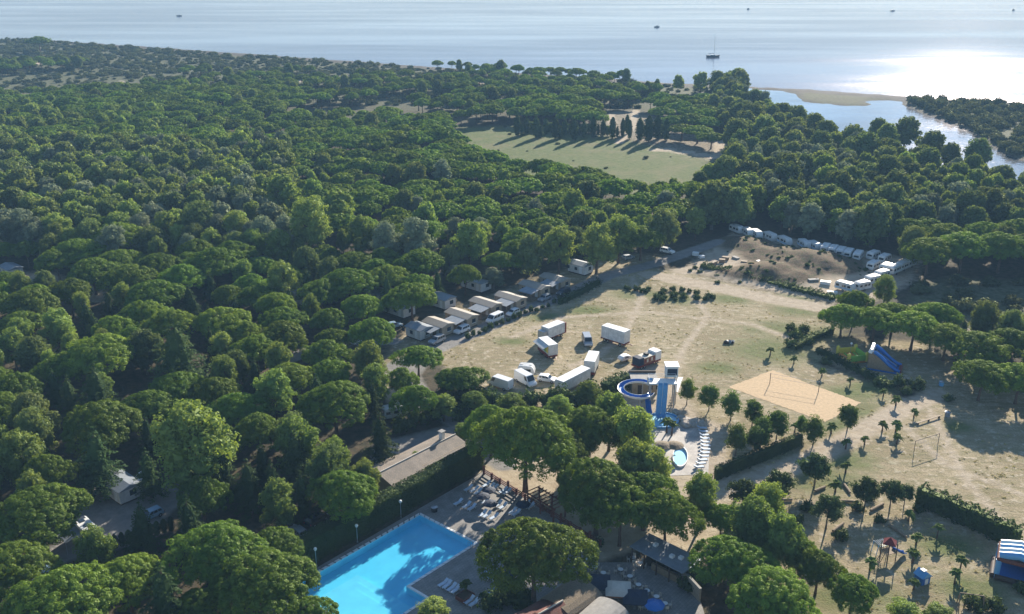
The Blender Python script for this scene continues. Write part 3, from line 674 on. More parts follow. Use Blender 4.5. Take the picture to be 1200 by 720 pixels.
def scatter():
    n = 60000; y = 75 + (random.random() * 0); q = np.random.default_rng(5)
    yy = np.sqrt(q.uniform(80 ** 2, 1080 ** 2, n)); xx = q.uniform(-1, 1, n) * (yy * .60 + 30)
    P = np.stack([xx, yy], 1); ok = np.ones(n, bool)
    for pts, mg in OPEN: ok &= sd(P, pts) < -mg
    for pts, hw in LINES: ok &= seg_dist(P, pts, False) > hw
    scr = sd(P, SCR_W) > 0; ok &= (~scr) | (q.random(n) < .002)
    ok &= ~((xx > -16) & (yy < 205) & (yy > 100) & (xx / yy < .9))           # everything east of the square is placed by hand
    grid = {}; cell = 12.0
    def near(x, y):
        cx, cy_ = int(x // cell), int(y // cell)
        for i in (-1, 0, 1):
            for j in (-1, 0, 1):
                yield from grid.get((cx + i, cy_ + j), ())
    def put(x, y, r): grid.setdefault((int(x // cell), int(y // cell)), []).append((x, y, r))
    for k, x, y, s, sz, _ in TREES: put(x, y, KINDS[k]['r'] * s)
    for x, y in P[ok]:
        px, py = proj(x, y); t = pick(px, py, x, y)
        if t is None or t[0] is None: continue
        k, sp, a, b = t; s = random.uniform(a, b); r = KINDS[k]['r'] * s
        if all((x - u) ** 2 + (y - v) ** 2 > (sp * (r + w)) ** 2 for u, v, w in near(x, y)):
            put(x, y, r); TREES.append((k, x, y, s, (.45 + .55 * s) * random.uniform(.9, 1.12) * (.82 if k == 'pine' else 1), False))
scatter()

WORDS = {'pine': ('umbrella_pine', 'umbrella pine'), 'aleppo': ('pine_tree', 'pine tree'), 'broad': ('broadleaf_tree', 'tree'), 'grey': ('poplar_tree', 'tree'),
         'cedar': ('conifer_tree', 'conifer'), 'cypress': ('cypress_tree', 'cypress'), 'young': ('young_tree', 'tree'), 'maple': ('shade_tree', 'tree')}
LOOK = {'pine': 'flat domed umbrella pine', 'aleppo': 'light feathery round pine', 'broad': 'olive green leafy tree',
        'grey': 'pale grey green leafy tree', 'cedar': 'dark layered conifer', 'cypress': 'slim dark pointed cypress', 'young': 'small round bright tree',
        'maple': 'dark green park tree on bare trunk'}
def where(k, x, y, px, py):
    if k == 'young': return 'in the row between water slides and sand court'
    if k == 'maple': return 'among the logs of the playground'
    if px > 950 and 330 < py < 520: return 'beside the bouncy castles'
    if px > 1050 and 285 < py <= 330: return 'in the dark wood edge east of the caravans'
    if px > 840 and py <= 330:
        return 'on the inland bank of the lagoon' if py < 215 else 'behind the caravans by the dirt mounds' if px < 960 else 'behind the bright caravan rows' if px < 1060 else 'in the wood seaward of the castle pines'
    if 590 < px < 800 and 135 < py < 185 and k in ('cypress', 'cedar', 'broad'): return 'along the seaward edge of the green meadow'
    if px > 780 and py > 560: return 'between the snack bar and the playground'
    if px > 545 and py > 470: return 'shading the paved square and pool terrace'
    if py < 100: return 'in the thin wood behind the beach'
    if py < 200: return 'in the pinewood around the green meadow' if px > 420 else 'in the dense pinewood behind the coastal scrub'
    if px > 430 and py < 380: return 'behind the western mobile homes' if px < 590 else 'behind the last mobile homes' if px < 730 else 'by the road bend before the caravan yard'
    if py < 330: return 'in the mixed wood around the two cabins' if px > 230 else 'in the mixed wood inland of the pinewood'
    if py > 500 and px > 240: return 'in the camp wood beside the pool hedge'
    if py > 560: return 'round the shaded pitch with the camper van'
    if py < 420 and px < 300: return 'round the sandy clearing of the camp'
    return 'in the camp wood north of the shaded pitch' if px < 300 else 'between the tiled house and the mobile homes'
def place_trees():
    rec = []
    for t in TREES:
        k, x, y, s, sz, fx = t; px, py = proj(x, y); cx, cy_ = proj(x, y, KINDS[k]['zc'] * sz)
        view = -25 < cx < 1225 and -10 < cy_ < 760
        rec.append((-(s * KINDS[k]['r'] / depth(x, y)) * (1 if view else 1e-6), t, px, py, view))
    rec.sort(key=lambda r: r[0]); cnt = {}; rest = {}
    for _, (k, x, y, s, sz, fx), px, py, view in rec:
        c = cnt.get(k, 0)
        if c >= 298 or not view:
            rest.setdefault(k, []).append((x, y, s, sz)); continue
        cnt[k] = c + 1; K = KINDS[k]; d_ = depth(x, y); far = d_ > 300 and K['low']
        wh = where(k, x, y, px, py)
        sw = 'large ' if s > 1.08 else 'small ' if s < .74 and k != 'young' else ''
        r = thing(WORDS[k][0], sw + LOOK[k] + ' ' + wh, WORDS[k][1], (x, y, 0), random.uniform(0, 6.28), sw + LOOK[k] + 's ' + wh)
        r.scale = (s * random.uniform(.93, 1.07), s * random.uniform(.93, 1.07), sz)
        link('crown', random.choice(K['low'] if far else NEAR_CROWNS if k == 'pine' and d_ < 190 else K['crowns']), None, r)
        link('trunk', random.choice(K['trunks']), None, r)
    print('TREES', {k: (cnt.get(k, 0), len(rest.get(k, ()))) for k in KINDS})
    for k, pts in rest.items():
        if k in ('young', 'maple', 'cypress'): continue
        mass(k, pts)
def joined(name, a, b):
    bm = bmesh.new(); bm.from_mesh(a); n = len(bm.faces); bm.from_mesh(b); bm.faces.ensure_lookup_table()
    for f in bm.faces[n:]: f.material_index = 1
    me = bpy.data.meshes.new(name); bm.to_mesh(me); bm.free(); me.materials.append(a.materials[0]); me.materials.append(b.materials[0]); return me
SCN = {}
def scatter_group(k, srcs):
    col = bpy.data.collections.new('source_' + k)
    for i, (c, t) in enumerate(srcs): col.objects.link(bpy.data.objects.new(f'source_{k}_{i}', joined(f'{k}_whole_{i}', c, t)))
    ng = bpy.data.node_groups.new('scatter_' + k, 'GeometryNodeTree')
    ng.interface.new_socket('Geometry', in_out='INPUT', socket_type='NodeSocketGeometry'); ng.interface.new_socket('Geometry', in_out='OUTPUT', socket_type='NodeSocketGeometry')
    N, L = ng.nodes, ng.links; i = N.new('NodeGroupInput'); o = N.new('NodeGroupOutput'); ip = N.new('GeometryNodeInstanceOnPoints')
    ci = N.new('GeometryNodeCollectionInfo'); ci.inputs[0].default_value = col; ci.inputs[1].default_value = True; ci.inputs[2].default_value = True
    def attr(nm, ty):
        a = N.new('GeometryNodeInputNamedAttribute'); a.data_type = ty; a.inputs[0].default_value = nm; return a.outputs[0]
    L.new(i.outputs[0], ip.inputs['Points']); L.new(ci.outputs[0], ip.inputs['Instance']); ip.inputs['Pick Instance'].default_value = True
    L.new(attr('idx', 'INT'), ip.inputs['Instance Index']); L.new(attr('scl', 'FLOAT_VECTOR'), ip.inputs['Scale'])
    er = N.new('FunctionNodeEulerToRotation'); L.new(attr('rot', 'FLOAT_VECTOR'), er.inputs[0]); L.new(er.outputs[0], ip.inputs['Rotation'])
    L.new(ip.outputs[0], o.inputs[0]); return ng, len(srcs)
MASS = {'pine': ('distant_pinewood', 'far pinewood of many flat topped umbrella pines towards the sea', 'woodland'), 'broad': ('distant_woodland', 'mass of olive green leafy trees filling the woods', 'woodland'),
        'aleppo': ('distant_pine_copse', 'mass of light feathery pines filling the woods', 'woodland'), 'grey': ('distant_poplar_copse', 'mass of pale grey green trees in the woods', 'woodland'),
        'cedar': ('distant_conifers', 'mass of dark conifers in the woods', 'woodland'), 'scrubbush': ('coastal_scrub', 'low olive green coastal scrub behind the beach', 'scrub'),
        'tuft': ('dry_grass', 'dry straw coloured grass tufts over the open field', 'grass'), 'bush': ('weeds', 'green weeds overgrowing the dirt mounds of the caravan yard', 'weeds')}
def mass(k, pts):
    K = KINDS[k]; low = K['low'] or K['crowns']
    if k not in SCN: SCN[k] = scatter_group(k, [(c, K['trunks'][i % len(K['trunks'])]) for i, c in enumerate(low)])
    ng, n = SCN[k]; me = bpy.data.meshes.new(MASS[k][0]); me.from_pydata([(p[0], p[1], p[4] if len(p) > 4 else 0) for p in pts], [], [])
    a = me.attributes.new('scl', 'FLOAT_VECTOR', 'POINT'); a.data.foreach_set('vector', np.array([(p[2], p[2], p[3]) for p in pts], np.float32).ravel())
    a = me.attributes.new('rot', 'FLOAT_VECTOR', 'POINT'); a.data.foreach_set('vector', np.array([(0, 0, random.uniform(0, 6.28)) for p in pts], np.float32).ravel())
    a = me.attributes.new('idx', 'INT', 'POINT'); a.data.foreach_set('value', np.array([random.randrange(n) for p in pts], np.int32))
    o = link(MASS[k][0], me); md = o.modifiers.new('scatter', 'NODES'); md.node_group = ng
    tag(o, MASS[k][1], MASS[k][2], kind='stuff')
place_trees()
def scrub_points():
    q = np.random.default_rng(11); out = []; n = 30000
    yy = np.sqrt(q.uniform(150 ** 2, 1080 ** 2, n)); xx = q.uniform(-1, 1, n) * (yy * .6 + 30); P = np.stack([xx, yy], 1)
    a = sd(P, SCR_W) > -20; b = sd(P, poly(SCRUB2)) > 0; c = (sd(P, poly(EASTSTRIP)) > 3); wat = (sd(P, SEA_P) > -14) | ((xx > 130) & (sd(P, SEA_P) > -75) & (sd(P, poly(EASTSTRIP)) < -4)) | (sd(P, LAG_P) > -2)
    tr = np.ones(n, bool)
    for pts, hw in LINES: tr &= seg_dist(P, pts, False) > hw
    far = (yy > 560) & (q.random(n) < .5); mead = (sd(P, poly(MEADOW)) > 2) & (q.random(n) < .05); cr = sd(P, poly(CROSS)) > -4
    keep = ((a & (q.random(n) < .75)) | (b & (q.random(n) < .9)) | c | far | mead) & ~wat & tr & ~(cr & ~mead)
    for (x, y), e, md in zip(P[keep], c[keep], mead[keep]):
        s = q.uniform(.6, 1.9) * (1.25 if e else .42 if md else 1); out.append((x, y, s, s * q.uniform(.5, .9) * (1.3 if e else 1)))
    mass('scrubbush', out)
    return len(out)
print('SCRUB', scrub_points())

def grass_points():
    q = np.random.default_rng(21); n = 26000; yy = np.sqrt(q.uniform(85 ** 2, 300 ** 2, n)); xx = q.uniform(-.25, .75, n) * yy; P = np.stack([xx, yy], 1)
    k = sd(P, poly(FIELD)) > .5
    for pts in (CASTLE, YARD, PARK, DECK, PLAZA, [(854, 454), (905, 434), (1009, 472), (967, 495)]): k &= sd(P, poly(pts)) < -.5
    for pts, hw in TRACKS + ROADS: k &= seg_dist(P, poly(pts), False) > hw
    v = np.sin(xx * .19 + 1) * np.sin(yy * .15) + .6 * np.sin(xx * .41 - yy * .3) + .4 * np.sin(xx * .9 + yy * .7); k &= q.random(n) < np.clip(.22 + .4 * v, .03, .8)
    out = []
    for x, y in P[k]: s = q.uniform(.3, .95); out.append((x, y, s, s * q.uniform(.5, 1.0)))
    mass('tuft', out); return len(out)
print('GRASS', grass_points())

def mound_bushes():
    q = np.random.default_rng(31); n = 2600; c = np.array(g(915, 305)); P = c + np.stack([q.uniform(-32, 32, n), q.uniform(-34, 34, n)], 1); k = sd(P, poly(YARD)) > 1.5
    for pts, hw in TRACKS: k &= seg_dist(P, poly(pts), False) > hw
    z = mound_height(P); v = np.sin(P[:, 0] * .35) * np.sin(P[:, 1] * .3 + 1) + .5 * np.sin(P[:, 0] * .8 - P[:, 1] * .6); k &= (z > .25) & (q.random(n) < np.clip(.05 + .5 * v, .02, .6))
    mass('bush', [(x, y, s, s * .6, zz - .1) for (x, y), zz, s in zip(P[k], z[k], q.uniform(.3, .85, n)[k])]); return int(k.sum())
print('MOUND', mound_bushes())

# ------------------------------------------------------------------ pool, terrace, hedges, sand court
M['white'] = mat('white_paint', (.80, .80, .78), .45, .08); M['offwhite'] = mat('worn_white', (.68, .66, .62), .55, .2, 2)
M['boxwhite'] = mat('grimy_white_panel', (.74, .74, .72), .45, .28, .9); M['concrete'] = mat('concrete', (.36, .34, .31), .85, .25, 1.5); M['redwood'] = mat('red_stained_wood', (.20, .062, .040), .7, .4, 4)
M['wood'] = mat('weathered_wood', (.33, .24, .15), .8, .35, 4); M['darkwood'] = mat('dark_wood', (.085, .055, .04), .7, .3, 4)
M['blue'] = mat('blue_plastic', (.02, .16, .50), .35, .15); M['ltblue'] = mat('light_blue_plastic', (.16, .42, .72), .35, .12)
M['navy'] = mat('navy_canvas', (.025, .04, .075), .8, .3); M['black'] = mat('black_rubber', (.02, .02, .02), .7, .1)
M['glass'] = mat('dark_glass', (.02, .03, .04), .08, .1, spec=.6); M['metal'] = mat('galvanised_metal', (.45, .46, .47), .38, .15, 3, metal=.8)
M['red'] = mat('dark_red_paint', (.22, .035, .03), .5, .3, 2); M['tan'] = mat('tan_wall', (.40, .31, .21), .85, .2, 2)
M['stone'] = mat('pale_stone_wall', (.40, .32, .23), .85, .3, 3, .2); M['thatch'] = mat('grey_thatch', (.27, .215, .15), .95, .35, 5, .6)
M['greyroof'] = mat('grey_roof_sheet', (.25, .28, .31), .5, .2, 1.2); M['orange'] = mat('orange_plastic', (.75, .30, .05), .5, .1)
M['yellow'] = mat('yellow_plastic', (.75, .60, .08), .5, .1); M['green'] = mat('green_plastic', (.25, .50, .06), .5, .1); M['silver'] = mat('silver_paint', (.42, .44, .46), .3, .08, metal=.4)
M['darkcar'] = mat('dark_car_paint', (.045, .05, .06), .25, .1); M['carwhite'] = mat('white_car_paint', (.80, .80, .79), .28, .05); M['carblue'] = mat('pale_blue_paint', (.28, .42, .55), .3, .1)
M['terracotta'] = mat('terracotta', (.40, .20, .11), .85, .35, 3); M['rock'] = mat('pale_rock', (.52, .45, .37), .9, .35, 1.6, .5); M['cream'] = mat('cream_canvas', (.66, .60, .50), .8, .12)
M['lamp'] = mat('white_lamp_glass', (.8, .8, .8), .3, .05); M['tail'] = mat('red_lamp_glass', (.4, .02, .02), .3, .1); M['soil'] = mat('soil', (.10, .07, .045), .95, .3)
def tiles_mat(name, c1, c2, mortar, w, h, ang=0.0, rough=.8, msize=.02, lo=.72, hi=1.12):
    m, nt, N, L = nmat(name); out = N.new('ShaderNodeOutputMaterial'); p = N.new('ShaderNodeBsdfPrincipled'); p.inputs['Roughness'].default_value = rough
    tc = N.new('ShaderNodeTexCoord'); mp = N.new('ShaderNodeMapping'); mp.inputs['Rotation'].default_value = (0, 0, ang); L.new(tc.outputs['Object'], mp.inputs[0])
    b = N.new('ShaderNodeTexBrick'); b.inputs['Scale'].default_value = 1; b.inputs['Brick Width'].default_value = w; b.inputs['Row Height'].default_value = h; b.inputs['Mortar Size'].default_value = msize
    b.inputs['Color1'].default_value = (*c1, 1); b.inputs['Color2'].default_value = (*c2, 1); b.inputs['Mortar'].default_value = (*mortar, 1); L.new(mp.outputs[0], b.inputs['Vector'])
    n = N.new('ShaderNodeTexNoise'); n.inputs['Scale'].default_value = .5; n.inputs['Detail'].default_value = 6; L.new(tc.outputs['Object'], n.inputs['Vector'])
    r = N.new('ShaderNodeMapRange'); r.inputs[1].default_value = .3; r.inputs[2].default_value = .7; r.inputs[3].default_value = lo; r.inputs[4].default_value = hi; L.new(n.outputs[0], r.inputs[0])
    mx = N.new('ShaderNodeMix'); mx.data_type = 'RGBA'; mx.blend_type = 'MULTIPLY'; mx.inputs[0].default_value = 1; L.new(b.outputs[0], mx.inputs[6]); L.new(r.outputs[0], mx.inputs[7])
    L.new(mx.outputs[2], p.inputs['Base Color']); L.new(p.outputs[0], out.inputs[0]); return m
PANG = math.atan2(PU.y, PU.x)
M['deck'] = tiles_mat('terrace_paving', (.30, .275, .245), (.25, .235, .215), (.17, .16, .145), .5, .5, -PANG)
M['pooltile'] = tiles_mat('pool_tiles', (.42, .80, .93), (.40, .78, .92), (.46, .80, .9), .6, .6, -PANG, .4, lo=.93, hi=1.05)
M['palepool'] = tiles_mat('pale_pool_tiles', (.56, .85, .94), (.54, .83, .93), (.56, .82, .9), .6, .6, -PANG, .5, lo=.93, hi=1.05)
def water_mat():
    m, nt, N, L = nmat('pool_water'); out = N.new('ShaderNodeOutputMaterial'); t = N.new('ShaderNodeBsdfTransparent'); t.inputs[0].default_value = (.46, .87, .98, 1)
    gl = N.new('ShaderNodeBsdfGlossy'); gl.inputs['Roughness'].default_value = .03; lw = N.new('ShaderNodeLayerWeight'); lw.inputs[0].default_value = .5; pw = N.new('ShaderNodeMath'); pw.operation = 'POWER'; pw.inputs[1].default_value = 5; L.new(lw.outputs['Facing'], pw.inputs[0]); f = N.new('ShaderNodeMath'); f.operation = 'MULTIPLY_ADD'; f.inputs[1].default_value = .97; f.inputs[2].default_value = .02; L.new(pw.outputs[0], f.inputs[0])
    tc = N.new('ShaderNodeTexCoord'); n = N.new('ShaderNodeTexNoise'); n.inputs['Scale'].default_value = 4.0; L.new(tc.outputs['Object'], n.inputs['Vector'])
    b = N.new('ShaderNodeBump'); b.inputs['Strength'].default_value = .08; b.inputs['Distance'].default_value = .05; L.new(n.outputs[0], b.inputs['Height'])
    L.new(b.outputs[0], gl.inputs['Normal'])
    ms = N.new('ShaderNodeMixShader'); L.new(f.outputs[0], ms.inputs[0]); L.new(t.outputs[0], ms.inputs[1]); L.new(gl.outputs[0], ms.inputs[2]); L.new(ms.outputs[0], out.inputs[0]); return m
def water_tint(name, tint):
    m = water_mat(); m.name = name
    for n in m.node_tree.nodes:
        if n.type == 'BSDF_TRANSPARENT': n.inputs[0].default_value = (*tint, 1)
    return m
M['water'] = water_mat(); M['palewater'] = water_tint('shallow_water', (.74, .88, .95))
flat('terrace', poly(DECK), .12, M['deck'], hole=POOL2)
# raised upper terrace step line and the pool itself
def make_pool():
    t = thing('swimming_pool', 'bright blue swimming pool with white coping beside the tall hedge', 'swimming pool', pl(0, 0))
    t.location = (0, 0, 0)
    b = MB(); n = len(POOL)
    for i in range(n):
        a, c = POOL[i], POOL[(i + 1) % n]; b.face([(a.x, a.y, .1), (c.x, c.y, .1), (c.x, c.y, -1.7), (a.x, a.y, -1.7)])
    b.build('basin_wall', M['pooltile'], t)
    f = flat('basin_floor', POOL2, -1.15, M['pooltile']); del f['kind']; f.parent = t
    w = flat('pool_water', POOL2, -.06, M['water']); del w['kind']; w.parent = t
    b = MB(); cw = .42       # coping stones
    edges = [(pl(-cw, -cw), pl(POOL_L + cw, -cw), pl(POOL_L, 0), pl(0, 0)), (pl(-cw, -cw), pl(0, 0), pl(0, POOL_W), pl(-cw, POOL_W + cw)), (pl(-cw, POOL_W + cw), pl(0, POOL_W), pl(NU, POOL_W), pl(NU - cw, POOL_W + cw)),
             (pl(NU - cw, POOL_W + cw), pl(NU, POOL_W), pl(NU, NV), pl(NU - cw, NV + cw)), (pl(NU - cw, NV + cw), pl(NU, NV), pl(POOL_L, NV), pl(POOL_L + cw, NV + cw)), (pl(POOL_L, 0), pl(POOL_L + cw, -cw), pl(POOL_L + cw, NV + cw), pl(POOL_L, NV))]
    for q in edges:
        L1 = (q[1] - q[0]).length; k = max(2, int(max(L1, (q[3] - q[0]).length) / 1.2))
        along0, along1 = ((q[0], q[1]), (q[3], q[2])) if L1 > (q[3] - q[0]).length else ((q[0], q[3]), (q[1], q[2]))
        for i in range(k):
            f0, f1 = i / k + .006, (i + 1) / k - .006; c = [along0[0].lerp(along0[1], f0), along0[0].lerp(along0[1], f1), along1[0].lerp(along1[1], f1), along1[0].lerp(along1[1], f0)]
            s = MB(); s.prism([(p.x, p.y) for p in c], .06, .165); s.build('coping_stone', M['white'], t)
    # broad pale steps under water in the shallow corner
    b = MB()
    for i in range(3): b.prism([tuple(pl(NU + 2.2 + i * 1.4, NV - .02 - 0.0).to_2d()), tuple(pl(NU + 2.2 + i * 1.4, 4 + i * 1.5).to_2d()), tuple(pl(POOL_L - .02, 4 + i * 1.5).to_2d()), tuple(pl(POOL_L - .02, NV - .02).to_2d())], -1.14, -.65 + i * .2)
    b.build('shallow_step', M['palepool'], t)
    # ladder on the far right edge
    b = MB()
    for k in (0, .5): b.tube([pl(.9 + k, POOL_W + .45, .15), pl(.9 + k, POOL_W + .4, .95), pl(.9 + k, POOL_W - .1, 1.0), pl(.9 + k, POOL_W - .12, -1.0)], .03, 6)
    b.build('ladder', M['metal'], t)
make_pool()
def hedge_mesh(pts, wid, hgt, dens=38, ls=.26, seed=1, m=None, wob=.25):
    """clipped hedge along a line: leafy skin over a solid core"""
    q = np.random.default_rng(seed); global rng; rng = q; parts = []; c = []
    for (x0, y0), (x1, y1) in zip(pts[:-1], pts[1:]):
        d = np.array([x1 - x0, y1 - y0]); L = np.hypot(*d); d = d / L; nrm = np.array([-d[1], d[0]])
        n = int(L * (2 * hgt + wid) * dens); f = q.random(n) * L; k = q.random(n) * (2 * hgt + wid)
        side = np.where(k < hgt, -1, np.where(k > hgt + wid, 1, 0))
        w = np.where(side == 0, (k - hgt) - wid / 2, side * wid / 2) ; z = np.where(side == 0, hgt, np.where(side < 0, k, 2 * hgt + wid - k))
        bump = wob * (np.sin(f * 1.7 + side * 2) * np.sin(z * 1.9 + f * .6) + .6 * np.sin(f * 4.1 + z * 3)); out = q.normal(size=n) * .07
        w = w + np.where(side != 0, side * (bump * .5 + out), 0); z = z + np.where(side == 0, bump * .6 + out, 0)
        C = np.stack([x0 + d[0] * f + nrm[0] * w, y0 + d[1] * f + nrm[1] * w, np.maximum(z, .05)], 1)
        nn = np.stack([nrm[0] * side, nrm[1] * side, (side == 0) * 1.0 + .25], 1)
        parts.append(leaves(C, nn, ls, .6, tone=np.clip(.5 + .4 * np.sin(f * .9) + q.normal(size=n) * .2, 0, 1)))
        a, e = np.array([x0, y0]), np.array([x1, y1]); hw = wid / 2 - .3
        b = [a + nrm * hw, a - nrm * hw, e - nrm * hw, e + nrm * hw]; top = hgt - .3
        for s_, t_ in ((0, 1), (1, 2), (2, 3), (3, 0)):
            A, B = b[s_], b[t_]; c += [(*A, 0), (*B, 0), (*B, top), (*A, 0), (*B, top), (*A, top)]
        c += [(*b[0], top), (*b[1], top), (*b[2], top), (*b[0], top), (*b[2], top), (*b[3], top)]
    V = np.array(c, float); parts.append((V, np.full(len(V), .6)))
    return fol_mesh('hedge', parts, m or M['hedge'])
def hedge(px, wid, hgt, label, **k):
    pts = px if k.pop('world', False) else poly(px); o = link('hedge', hedge_mesh(pts, wid, hgt, **k)); return tag(o, label, 'hedge')
hu = puv(570, 552)[0]
hedge([tuple(pl(u, -3.7).to_2d()) for u in (hu - .5, hu / 2, 6, 16, 27)], 2.6, 4.3, 'tall dark clipped hedge along the side of the swimming pool', world=True, dens=34, ls=.3, seed=3)
hedge([(838, 562), (880, 545), (938, 521)], 1.2, 2.4, 'dark clipped hedge between the water park and the playground', seed=4)
hedge([(1074, 590), (1110, 604), (1150, 622), (1192, 642)], 1.9, 3.4, 'ragged dark green hedge along the dry grass beside the playground', seed=5, wob=1.1, ls=.34)
hedge([(958, 412), (990, 428), (1022, 444), (1046, 455)], 1.7, 1.1, 'low bushy hedge in front of the bouncy castles', seed=6, wob=1.0, ls=.3)
hedge([(930, 410), (955, 396), (975, 390)], 1.6, 1.3, 'short low hedge closing the bouncy castle yard', seed=7, wob=.5)
hedge([(822, 313), (870, 324), (925, 338), (978, 351)], 2.3, 1.0, 'long scrubby hedge bordering the caravan yard', seed=8, wob=1.3, ls=.34)
hedge([(655, 357), (680, 345), (702, 333)], 1.5, 1.5, 'dark roadside hedge across from the mobile homes', seed=9, wob=1.1)
hedge([(708, 462), (722, 456), (738, 450)], 2.4, 2.6, 'bushy green hedge beside the water slide tower', seed=10, wob=1.4, ls=.34)
hedge([(560, 540), (548, 548)], 1.4, 1.2, 'short hedge by the end of the tiled house', seed=12)

# sand court with two posts and net tapes
M['court'] = mat('orange_sand', (.60, .43, .25), .95, .2, 1.6, .6)
CRT = poly([(854, 454), (905, 434), (1009, 472), (967, 495)])
def ragged(pts, step, amp):
    out = []; q = random.Random(5)
    for a, b in zip(pts, pts[1:] + pts[:1]):
        a, b = Vector(a), Vector(b); n = max(1, int((b - a).length / step)); d = (b - a).normalized(); nn = Vector((-d.y, d.x))
        for i in range(n): out.append(tuple(a.lerp(b, i / n) + nn * (q.uniform(-amp, amp) if i else 0)))
    return out
flat('sand_court', ragged(CRT, .5, .16), .03, M['court'])
def sand_posts():
    a, b = gv(902, 450), gv(959, 460)
    t = thing('volleyball_net', 'volleyball net on two posts standing on the orange sand court', 'net', (a + b) / 2); d = (b - a) / 2
    for s in (-1, 1): MB().tube([d * s, d * s + Vector((0, 0, 2.5))], .07, 6).build('post', M['darkwood'], t)
    n = MB()
    for z in (1.55, 2.4): n.tube([-d + Vector((0, 0, z)), d + Vector((0, 0, z))], .022, 4)
    for i in range(1, 12): n.tube([-d + d * (i / 6) + Vector((0, 0, 1.55)), -d + d * (i / 6) + Vector((0, 0, 2.4))], .006, 3)
    n.build('net_cords', M['offwhite'], t)
sand_posts()
def lamp_post(px, py, h, label, m='metal'):
    p = gv(px, py, .12); t = thing('lamp_post', label, 'lamp')
    t.location = p
    MB().tube([(0, 0, 0), (0, 0, .25)], .12, 8).build('base', M['metal'], t)
    MB().tube([(0, 0, .2), (0, 0, h - .25)], [.06, .045], 8).build('pole', M[m], t)
    MB().lathe([(.02, -.3), (.14, -.27), (.27, 0), (.2, .19), (.02, .27)], (0, 0, h), 12).build('globe', M['lamp'], t, smooth=True)
    return t
for i, (x, y) in enumerate(((371, 664), (419, 636), (470, 607))):
    lamp_post(x, y, 3.1, 'white globe lamp post ' + ('at the shallow end of the pool hedge', 'half way along the pool hedge', 'at the deep end of the pool hedge')[i])
lamp_post(1127, 428, 5.2, 'tall lamp post with white globe beside the pines of the castle yard')
lamp_post(996, 418, 3.2, 'white globe lamp under the pines behind the bouncy castles')

# sun loungers, parasols, planter
def make_lounger():
    t = thing('sun_lounger', 'white and blue sun lounger on the pool terrace', 'sun lounger')
    b = MB()
    for y in (-.31, .31): b.box(-.95, .95, y - .025, y + .025, .27, .33)
    b.build('frame', M['white'], t, .01)
    for x in (-.75, .6):
        for y in (-.29, .29): MB().box(x - .03, x + .03, y - .03, y + .03, 0, .27).build('leg', M['white'], t)
    MB().box(-.95, .32, -.3, .3, .33, .39).build('seat', M['loungefab'], t, .02)
    MB().box(0, .75, -.3, .3, 0, .06, Matrix.Translation((.30, 0, .34)) @ Matrix.Rotation(-R_(30), 4, 'Y')).build('backrest', M['loungefab'], t, .02)
    return learn(t)
M['loungefab'] = mat('pale_blue_mesh_fabric', (.52, .62, .74), .7, .15, 4)
LNG = make_lounger(); first = [True]
def lounger(px, py, ang, label, group):
    loc = gv(px, py, .12)
    if first[0]:
        first[0] = False; LNG.location = loc; LNG.rotation_euler = (0, 0, ang); LNG['label'] = label; LNG['group'] = group; return
    copy_tree(LNG, loc, ang, label, group)
LA = PANG + math.pi
for px, py in ((537, 591), (547, 594.5), (553, 597), (566, 604), (571, 605.5), (579, 608), (584, 593), (589.5, 595.5), (569, 589.5), (556, 576), (560.5, 578.5), (549, 574.5), (590, 577), (594, 578.5), (601, 601.5), (605, 603.5), (617, 592), (622, 595)):
    lounger(px, py, LA + random.uniform(-.12, .12), 'white and blue sun lounger on the paving at the deep end of the pool', 'sun loungers at the deep end of the pool')
for px, py in ((570, 570), (575, 572.5), (579, 574)):
    lounger(px, py, LA + random.uniform(-.1, .1), 'sun lounger catching a sunbeam beside a dark parasol', 'sunlit loungers by the dark parasol')
for px, py in ((519.5, 686), (524, 688), (529.5, 691), (534, 693.5), (550, 706), (555.5, 709), (577, 696)):
    lounger(px, py, LA + random.uniform(-.1, .1), 'white sun lounger in the row by the planter box', 'loungers by the planter box')
for px, py in ((571, 677), (577, 678.5), (583, 673)):
    lounger(px, py, LA + 1.2 + random.uniform(-.2, .2), 'white sun lounger half under the great pine by the pool', 'loungers under the great pine')
def parasol(px, py, r, h, m, label, sides=8, group=None, rz=0.0, base=.12, trim=None):
    t = thing('parasol', label, 'parasol', gv(px, py, base), rz, group)
    MB().lathe([(.02, 0), (.28, 0), (.28, .06), (.05, .1)], (0, 0, 0), 10).build('base', M['concrete'], t)
    MB().tube([(0, 0, .05), (0, 0, h)], .03, 6).build('pole', M['metal'], t)
    b = MB(); b.lathe([(r, h - r * .32), (r, h - r * .25), (r * .5, h - r * .05), (.02, h + r * .04)], (0, 0, 0), sides); b.build('canopy', M[m], t)
    rb = MB()
    for i in range(sides):
        a = 6.2832 * i / sides; rb.tube([(0, 0, h - .02), (r * .97 * math.cos(a), r * .97 * math.sin(a), h - r * .27)], .014, 4)
    rb.build('rib', M['metal'], t)
    if trim: MB().lathe([(r * 1.01, h - r * .35), (r * 1.01, h - r * .27), (r * .86, h - r * .20)], (0, 0, 0), sides).build('border', M[trim], t)
    return t
for px, py, nm in ((573, 585, 'the sunlit loungers'), (566, 592, 'the middle of the lounger groups'), (575, 601, 'the row facing the pool'), (613, 602, 'the wooden fence')):
    parasol(px, py, 1.25, 2.1, 'navy', 'dark navy parasol on the pool terrace next to ' + nm)
parasol(592, 686, 1.4, 2.2, 'navy', 'navy parasol half hidden under the great pine')
parasol(600, 684, .9, 1.9, 'yellow', 'small yellow parasol at the edge of the great pine')
